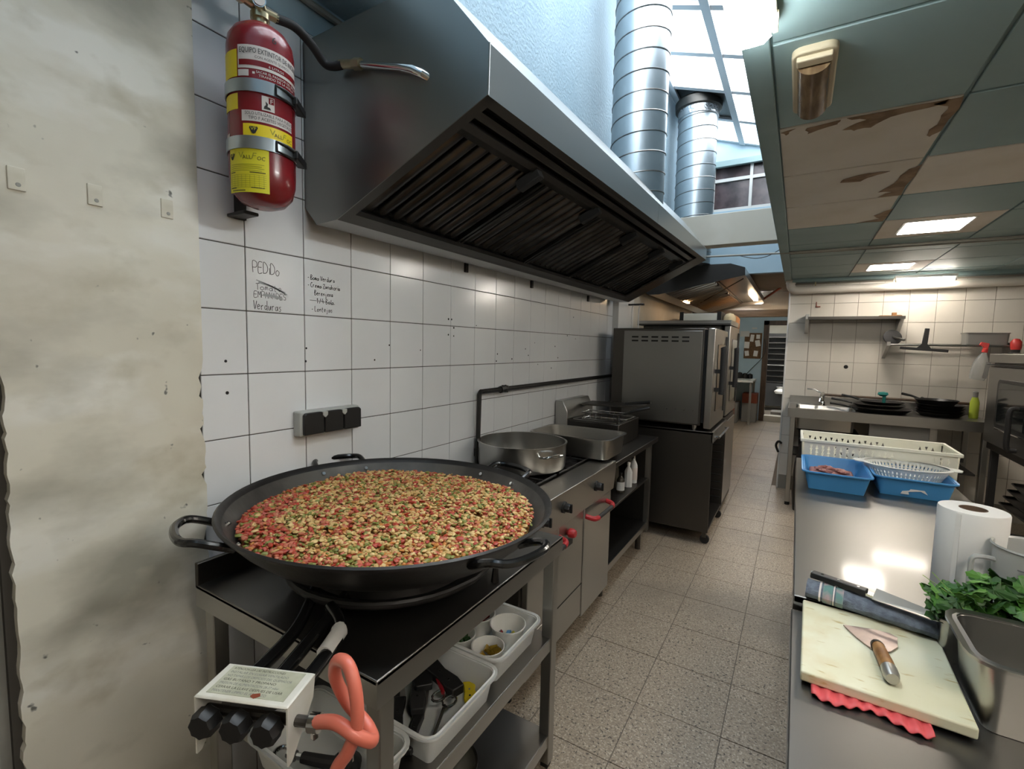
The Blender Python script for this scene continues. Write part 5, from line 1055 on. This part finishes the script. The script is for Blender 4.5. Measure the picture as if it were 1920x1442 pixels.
# ================================================================== RIGHT WORK TABLES
def work_table(x0, x1, y0, y1, z, label):
    t = thing('work_table', label, 'table', ((x0 + x1) / 2, (y0 + y1) / 2, 0))
    tp = B((x0, y0, z - .02), (x1, y1, z)).build('tabletop', 'steel_top', t, bevel=.003)
    for a, b in (((x0, y0, z - .06), (x0 + .004, y1, z - .002)), ((x1 - .004, y0, z - .06), (x1, y1, z - .002)), ((x0 + .004, y0, z - .06), (x1 - .004, y0 + .004, z - .002)), ((x0 + .004, y1 - .004, z - .06), (x1 - .004, y1, z - .002))): B(a, b).build('edge_fold', 'steel', t, tp, smooth=0)
    for x in (x0 + .03, x1 - .07):
        for y in (y0 + .03, y1 - .07):
            l_ = B((x, y, .025), (x + .04, y + .04, z - .02)).build('leg', 'steel_brushed', t, bevel=.003); MB().lathe([(.02, 0), (.02, .025), (.015, .03)], 12, c=(x + .02, y + .02, 0)).build('foot', 'black_plastic', t, l_)
    B((x0 + .04, y0 + .04, .24), (x1 - .04, y1 - .04, .25)).build('shelf', 'steel_top', t, smooth=0)
work_table(1.485, 2.16, 1.443, 3.38, .85, 'long stainless work table with blue tubs at its far end')
work_table(1.482, 2.20, -.6, 1.425, .82, 'nearer stainless table carrying the cutting board')
# white vegetable crate
cz = .851
t = thing('plastic_crate', 'cream perforated plastic crate behind the blue tubs', 'crate', (1.83, 3.15, cz))
def perf(o0, ux, L, hgt, fl, name):
    """side wall of the crate as a lattice with small triangular openings"""
    mb = MB(); nx, nz = max(8, int(L / .0135)), 8; dz = hgt / nz
    P = lambda i, j, e: Vector(o0) + Vector(ux) * (L * i / nx + e) + Vector((0, 0, j * dz)) + Vector(fl) * (j * dz)
    for j in range(nz):
        i = 0
        for i in range(nx):
            hole = j in (2, 4, 5, 6) and 2 <= i < nx - 2 and (i % 2 == 0) and ((i // 10) % 4 != 3)
            if hole: 
                a, b, c, d = P(i, j, 0), P(i + 1, j, 0), P(i + 1, j + 1, 0), P(i, j + 1, 0)
                if (i // 2) % 2: mb.add([a, (a + b) / 2, d], [(0, 1, 2)]); mb.add([(a + b) / 2, b, c], [(0, 1, 2)])
                else: mb.add([a, (d + c) / 2, d], [(0, 1, 2)]); mb.add([b, c, (d + c) / 2], [(0, 1, 2)])
            else: mb.add([P(i, j, 0), P(i + 1, j, 0), P(i + 1, j + 1, 0), P(i, j + 1, 0)], [(0, 1, 2, 3)])
    return mb.build(name, 'plastic_cream', t, smooth=0, solid=.004, recalc=False)
cx0, cx1, cy0, cy1, ch = 1.515, 2.15, 3.06, 3.36, .165
perf((cx0, cy0, cz), (1, 0, 0), cx1 - cx0, ch, (0, -.06, 0), 'front_wall'); perf((cx0, cy1, cz), (1, 0, 0), cx1 - cx0, ch, (0, .06, 0), 'back_wall'); perf((cx0, cy0, cz), (0, 1, 0), cy1 - cy0, ch, (-.05, 0, 0), 'side_wall'); perf((cx1, cy0, cz), (0, 1, 0), cy1 - cy0, ch, (.05, 0, 0), 'side_wall')
B((cx0, cy0, cz), (cx1, cy1, cz + .006)).build('base', 'plastic_cream', t, smooth=0)
for (a, b) in (((cx0 - .015, cy0 - .022), (cx1 + .015, cy0 - .008)), ((cx0 - .015, cy1 + .008), (cx1 + .015, cy1 + .022)), ((cx0 - .018, cy0 - .02), (cx0 - .004, cy1 + .02)), ((cx1 + .004, cy0 - .02), (cx1 + .018, cy1 + .02))):
    B((a[0], a[1], cz + ch - .008), (b[0], b[1], cz + ch + .008)).build('rim', 'plastic_cream', t, bevel=.003)
# blue tubs
o = tray_mesh(1.515, 2.62, 1.775, 3.03, cz, cz + .088, .03, .010, .022, .003).build('plastic_tub', 'plastic_blue', loc=(1.645, 2.82, cz)); tag(o, 'blue tub on the left with scraps of meat inside', 'tub', 'blue tubs on the work table')
o = tray_mesh(1.80, 2.72, 2.085, 3.05, cz, cz + .088, .03, .010, .022, .003).build('plastic_tub', 'plastic_blue', loc=(1.94, 2.88, cz)); tag(o, 'blue tub on the right with torn tape, under the colander', 'tub', 'blue tubs on the work table')
for k in range(14):
    x, y = R.uniform(1.57, 1.70), R.uniform(2.86, 2.98); c = Vector((x, y, cz + .045)); MM = Matrix.Translation(c) @ Matrix.Rotation(R.uniform(0, 6), 4, 'Z')
    mb = MB(MM); e = (R.uniform(.02, .035), R.uniform(.012, .02), R.uniform(.006, .012)); mb.add([Vector((v.x * e[0], v.y * e[1], v.z * e[2] + R.uniform(-.003, .003))) for v in ICO], ICF)
    o = mb.build('meat_scrap', 'meat', loc=c); tag(o, 'pink meat scrap lying in the left blue tub', 'meat', 'meat scraps in the blue tub')
o = MB().box((1.545, 2.84, cz + .004), (1.735, 3.0, cz + .035)).build('meat_heap', 'meat', loc=(1.64, 2.92, cz), bevel=.01); tag(o, 'flat slab of meat under the scraps in the left tub', 'meat')
o = MB().prism([(1.895, .866), (1.925, .866), (1.922, .878), (1.965, .886), (1.99, .874), (1.975, .896), (1.93, .894), (1.925, .884), (1.90, .878)], 'y', 2.7318, 2.7335).build('tape_scrap', 'paper', loc=(1.94, 2.735, .88), smooth=0); tag(o, 'torn white tape stuck on the right blue tub', 'tape')
# colander
t = thing('colander', 'white oval plastic colander resting in the right blue tub', 'colander', (1.93, 3.0, .87))
MB().lathe([(.05, .0), (.11, .004), (.135, .02), (.142, .032), (.149, .043), (.152, .048), (.158, .060), (.165, .075)], 180, c=(1.935, 2.93, .885), sx=1.0, sy=.74, skip=lambda i, k: i in (2, 3, 5) and k % 3 == 0).build('bowl', 'plastic_white', t, solid=.003, recalc=False)
MB().lathe([(0, 0), (.05, .0)], 40, c=(1.935, 2.93, .885), sx=1.0, sy=.74).build('base', 'plastic_white', t, solid=.003, recalc=False)
MB().lathe([(.163, .073), (.178, .076), (.178, .080), (.163, .080)], 56, c=(1.935, 2.93, .885), sx=1.0, sy=.74).build('rim', 'plastic_white', t)
for s_ in (-1, 1): MB().prism([(1.935 + s_ * .17, 2.89), (1.935 + s_ * .20, 2.90), (1.935 + s_ * .21, 2.93), (1.935 + s_ * .20, 2.96), (1.935 + s_ * .17, 2.97)], 'z', .960, .966).build('handle', 'plastic_white', t, bevel=.002)
# paper roll
t = thing('paper_roll', 'big white roll of kitchen paper standing on the work table', 'paper roll', (1.874, 1.665, .85))
MB().lathe([(.028, .851), (.068, .851), (.0705, .855), (.0705, 1.096), (.069, 1.10), (.028, 1.10), (.028, .851)], 56, c=(1.874, 1.665, 0)).build('paper', 'paper', t); MB().lathe([(.0285, .852), (.0285, 1.101), (.0265, 1.101), (.0265, .852)], 32, c=(1.874, 1.665, 0)).build('core', 'cardboard', t); MB().lathe([(0, .853), (.027, .853)], 24, c=(1.874, 1.665, 0)).build('core_shadow', 'cardboard', t)
MB().add([(1.874 + .0712 * math.cos(a), 1.665 + .0712 * math.sin(a), z) for z in (.853, 1.097) for a in (-2.25, -2.1)] , [(0, 1, 3, 2)]).build('loose_sheet', 'paper', t, smooth=0, solid=.001)
# measuring jug
t = thing('measuring_jug', 'cloudy plastic measuring jug with a square handle behind the parsley', 'jug', (1.967, 1.56, .851))
jx, jy = 1.967, 1.56
MB().lathe([(0, .852), (.064, .852), (.068, .86), (.078, 1.045), (.082, 1.049), (.080, 1.053), (.076, 1.049), (.066, .864), (0, .858)], 44, c=(jx, jy, 0)).build('body', 'jug_plastic', t)
MB().tube(smooth_path([(1.893, 1.55, 1.012), (1.87, 1.548, 1.014), (1.852, 1.546, 1.008), (1.850, 1.546, .98), (1.852, 1.546, .92), (1.87, 1.548, .905), (1.90, 1.55, .905)], 5), .006, 8).build('handle', 'jug_plastic', t)
for k in range(4): MB().lathe([(.0745 + k * .0012, .95 + k * .02), (.0747 + k * .0012, .953 + k * .02)], 8, c=(jx, jy, 0), a0=rad(230), a1=rad(255)).build('scale_mark', 'print_grey', t, recalc=False)
# parsley in a steel container
o = tray_mesh(1.765, 1.362, 2.06, 1.418, .82, .915, .015, .008, .004, .002).build('herb_container', 'steel', loc=(1.9, 1.4, .82)); tag(o, 'narrow steel container holding the parsley', 'container')
t = thing('parsley_bunch', 'bushy bunch of fresh green parsley behind the steel container', 'herbs', (1.92, 1.40, .92))
leafs = []
for m_ in ('leaf_green', 'leaf_light', 'leaf_dark', 'leaf_green', 'leaf_green'):
    pts = []
    n_ = 18
    for k in range(n_ + 1):
        a = -2.4 + 4.8 * k / n_; r_ = .021 * (1 + .22 * math.cos(3 * a)) * (1 if k % 2 else .86); pts.append((r_ * math.cos(a), r_ * math.sin(a), R.uniform(-.003, .003)))
    mb = MB(); mb.add([(-.004, 0, 0), (.007, 0, .004)] + pts, [(1, 2 + k, 3 + k) for k in range(n_)] + [(0, 2, 1), (0, 1, 2 + n_)])
    leafs.append(mb)
protos = [mb.build('leaf', mm, t, loc=(0, 0, 0), smooth=0, solid=.0006, recalc=False) for mb, mm in zip(leafs, ('leaf_green', 'leaf_light', 'leaf_dark', 'leaf_green', 'leaf_green'))]
for k in range(290):
    u, v = R.uniform(-1, 1), R.uniform(-1, 1); q = R.random()
    loc = (u * .165, v * .042 + .006, (.112 * (1 - u ** 4 * .55) * (1 - .45 * v * v)) * q - .012)
    rot = (R.uniform(-.9, .9), R.uniform(-.9, .6), R.uniform(0, 6.28)); s_ = R.uniform(.75, 1.35)
    o = protos[k] if k < 5 else dup(protos[k % 5], t, loc, rot); o.location = loc; o.rotation_euler = rot; o.scale = (s_, s_, s_); o.parent = t
for k in range(14):
    x = R.uniform(-.13, .13); MB().tube([(1.92 + x * .6, 1.40 + R.uniform(-.02, .02), .86), (1.92 + x, 1.40 + R.uniform(-.04, .03), .95)], .0016, 5).build('stem', 'stem_green', t)
MB().tube([(1.80, 1.40, .95), (1.752, 1.41, 1.0)], .001, 4).build('stem', 'stem_green', t); MB().tube([(1.80, 1.40, .95), (1.738, 1.42, .985)], .0008, 4).build('stem', 'stem_green', t)
# steel gastronorm pan in front
o = tray_mesh(1.772, 1.13, 2.09, 1.325, .821, .957, .035, .018, .014, .0015).build('steel_container', 'steel', loc=(1.93, 1.23, .821)); tag(o, 'empty deep steel pan at the right frame edge beside the cutting board', 'container')
# cutting board and red mat
t = thing('cutting_board', 'stained cream cutting board on the near steel table', 'cutting board', (1.64, 1.26, .832))
MB().add([(x, y, z) for z in (.828, .850) for x, y in ((1.5, 1.10), (1.768, 1.092), (1.774, 1.418), (1.507, 1.432))], [(0, 3, 2, 1), (4, 5, 6, 7), (0, 1, 5, 4), (1, 2, 6, 5), (2, 3, 7, 6), (3, 0, 4, 7)]).build('slab', 'board', t, bevel=.004, seg=3)
wv = MB(); n_ = 60; vs = []
for k in range(n_ + 1):
    u = k / n_; x = 1.52 + u * .185; z = .8225 + .0035 * (1 + math.sin(u * 52)); ye = 1.072 - .010 * math.sin(u * 9) - u * .006
    vs += [(x, 1.13, .8265), (x, ye + .012, z + .001), (x, ye, z)]
wv.add(vs, [(3 * k + i, 3 * k + 3 + i, 3 * k + 4 + i, 3 * k + 1 + i) for k in range(n_) for i in range(2)])
o = wv.build('rubber_mat', 'pink_rubber', loc=(1.61, 1.1, .822), solid=.0025, recalc=False); tag(o, 'wavy pink red rubber mat sticking out under the cutting board', 'mat')
# scraper
t = thing('scraper', 'old metal scraper with a wooden handle lying on the cutting board', 'scraper', (1.64, 1.25, .851))
MB().prism([(1.588, 1.338), (1.612, 1.346), (1.645, 1.355), (1.678, 1.357), (1.690, 1.345), (1.684, 1.30), (1.668, 1.272), (1.656, 1.262), (1.634, 1.262), (1.610, 1.295)], 'z', .852, .8545).build('blade', 'blade_dirty', t, smooth=0)
MB().tube([(1.645, 1.268, .862), (1.646, 1.245, .864), (1.650, 1.20, .866), (1.652, 1.175, .866)], [.011, .0125, .0135, .013], 14).build('handle', 'wood_handle', t); MB().tube([(1.652, 1.178, .866), (1.653, 1.155, .865), (1.654, 1.143, .865)], [.0138, .0145, .011], 14).build('end_cap', 'blade', t); MB().tube([(1.644, 1.274, .860), (1.645, 1.262, .862)], [.012, .013], 14).build('ferrule', 'steel_dark', t)
# folded towel with a knife on it
t = thing('kitchen_towel', 'rolled blue grey towel with pink stripes at the table joint', 'towel', (1.65, 1.44, .85))
def towel_pts(u): return Vector((1.515 + u * .285, 1.462 - u * .055, .872 - .003 * u))
mb = MB(); vs = []; n_ = 26
for k in range(n_ + 1):
    c = towel_pts(k / n_); 
    for s_ in range(14):
        a = 2 * math.pi * s_ / 14; w_ = .036 + .002 * math.sin(k * 1.3 + s_) ; vs.append(c + Vector((0.12 * w_ * math.cos(a), w_ * math.cos(a), .021 * math.sin(a) + .001 * math.sin(k + s_ * 2))))
mb.add(vs, [(k * 14 + s_, k * 14 + (s_ + 1) % 14, (k + 1) * 14 + (s_ + 1) % 14, (k + 1) * 14 + s_) for k in range(n_) for s_ in range(14)] + [tuple(range(14)), tuple(range(n_ * 14, n_ * 14 + 14))])
mb.build('cloth', 'towel', t, recalc=True)
for u0, u1, m_ in ((.10, .115, 'label_white'), (.13, .20, 'towel_stripe'), (.205, .215, 'label_white'), (.225, .28, 'towel_stripe')):
    vs = []
    for u in (u0, u1):
        for s_ in range(14):
            a = 2 * math.pi * s_ / 14; c = towel_pts(u); vs.append(c + Vector((.12 * .0385 * math.cos(a), .0385 * math.cos(a), .0228 * math.sin(a))))
    MB().add(vs, [(s_, (s_ + 1) % 14, 14 + (s_ + 1) % 14, 14 + s_) for s_ in range(14)]).build('stripe', m_, t)
t = thing('chef_knife', 'chef knife with a riveted black handle resting on the towel', 'knife', (1.6, 1.45, .89))
ka, kb_ = Vector((1.525, 1.482, .896)), Vector((1.64, 1.440, .896)); kc = Vector((1.80, 1.375, .893)); d = (kb_ - ka).normalized(); n_ = Vector((-d.y, d.x, 0))
MB().add([p for z in (0, .015) for p in [(q + Vector((0, 0, z))) for q in (ka - n_ * .014, ka + n_ * .011, ka.lerp(kb_, .5) + n_ * .011, kb_ + n_ * .012, kb_ - n_ * .011, ka.lerp(kb_, .5) - n_ * .009)]], [(0, 1, 2, 3, 4, 5), (6, 7, 8, 9, 10, 11)] + [(i, (i + 1) % 6, 6 + (i + 1) % 6, 6 + i) for i in range(6)]).build('handle', 'black_plastic', t, bevel=.002)
for u in (.2, .5, .85): p = ka.lerp(kb_, u); MB().tube([p + Vector((0, 0, .014)), p + Vector((0, 0, .0158))], .0035, 10).build('rivet', 'chrome', t)
p = kb_; MB().tube([ka - d * .002 + Vector((0, 0, .006)), ka + d * .003 + Vector((0, 0, .006))], .009, 8).build('butt_cap', 'chrome', t)
MB().add([q + Vector((0, 0, z)) for z in (.003, .009) for q in (p - n_ * .010, p + n_ * .010, p + d * .016 + n_ * .008, p + d * .016 - n_ * .014)], [(0, 1, 2, 3), (4, 5, 6, 7), (0, 1, 5, 4), (1, 2, 6, 5), (2, 3, 7, 6), (3, 0, 4, 7)]).build('bolster', 'chrome', t)
q0 = p + d * .016; MB().add([v + Vector((0, 0, z)) for z in (.004, .0058) for v in (q0 + n_ * .012 + Vector((0, 0, .016)), kc + n_ * .008 + Vector((0, 0, .010)), kc - n_ * .002 + Vector((0, 0, .004)), q0 + d * .11 - n_ * .020, q0 - n_ * .022)], [(0, 1, 2, 3, 4), (5, 6, 7, 8, 9)] + [(i, (i + 1) % 5, 5 + (i + 1) % 5, 5 + i) for i in range(5)]).build('blade', 'blade', t, smooth=0)
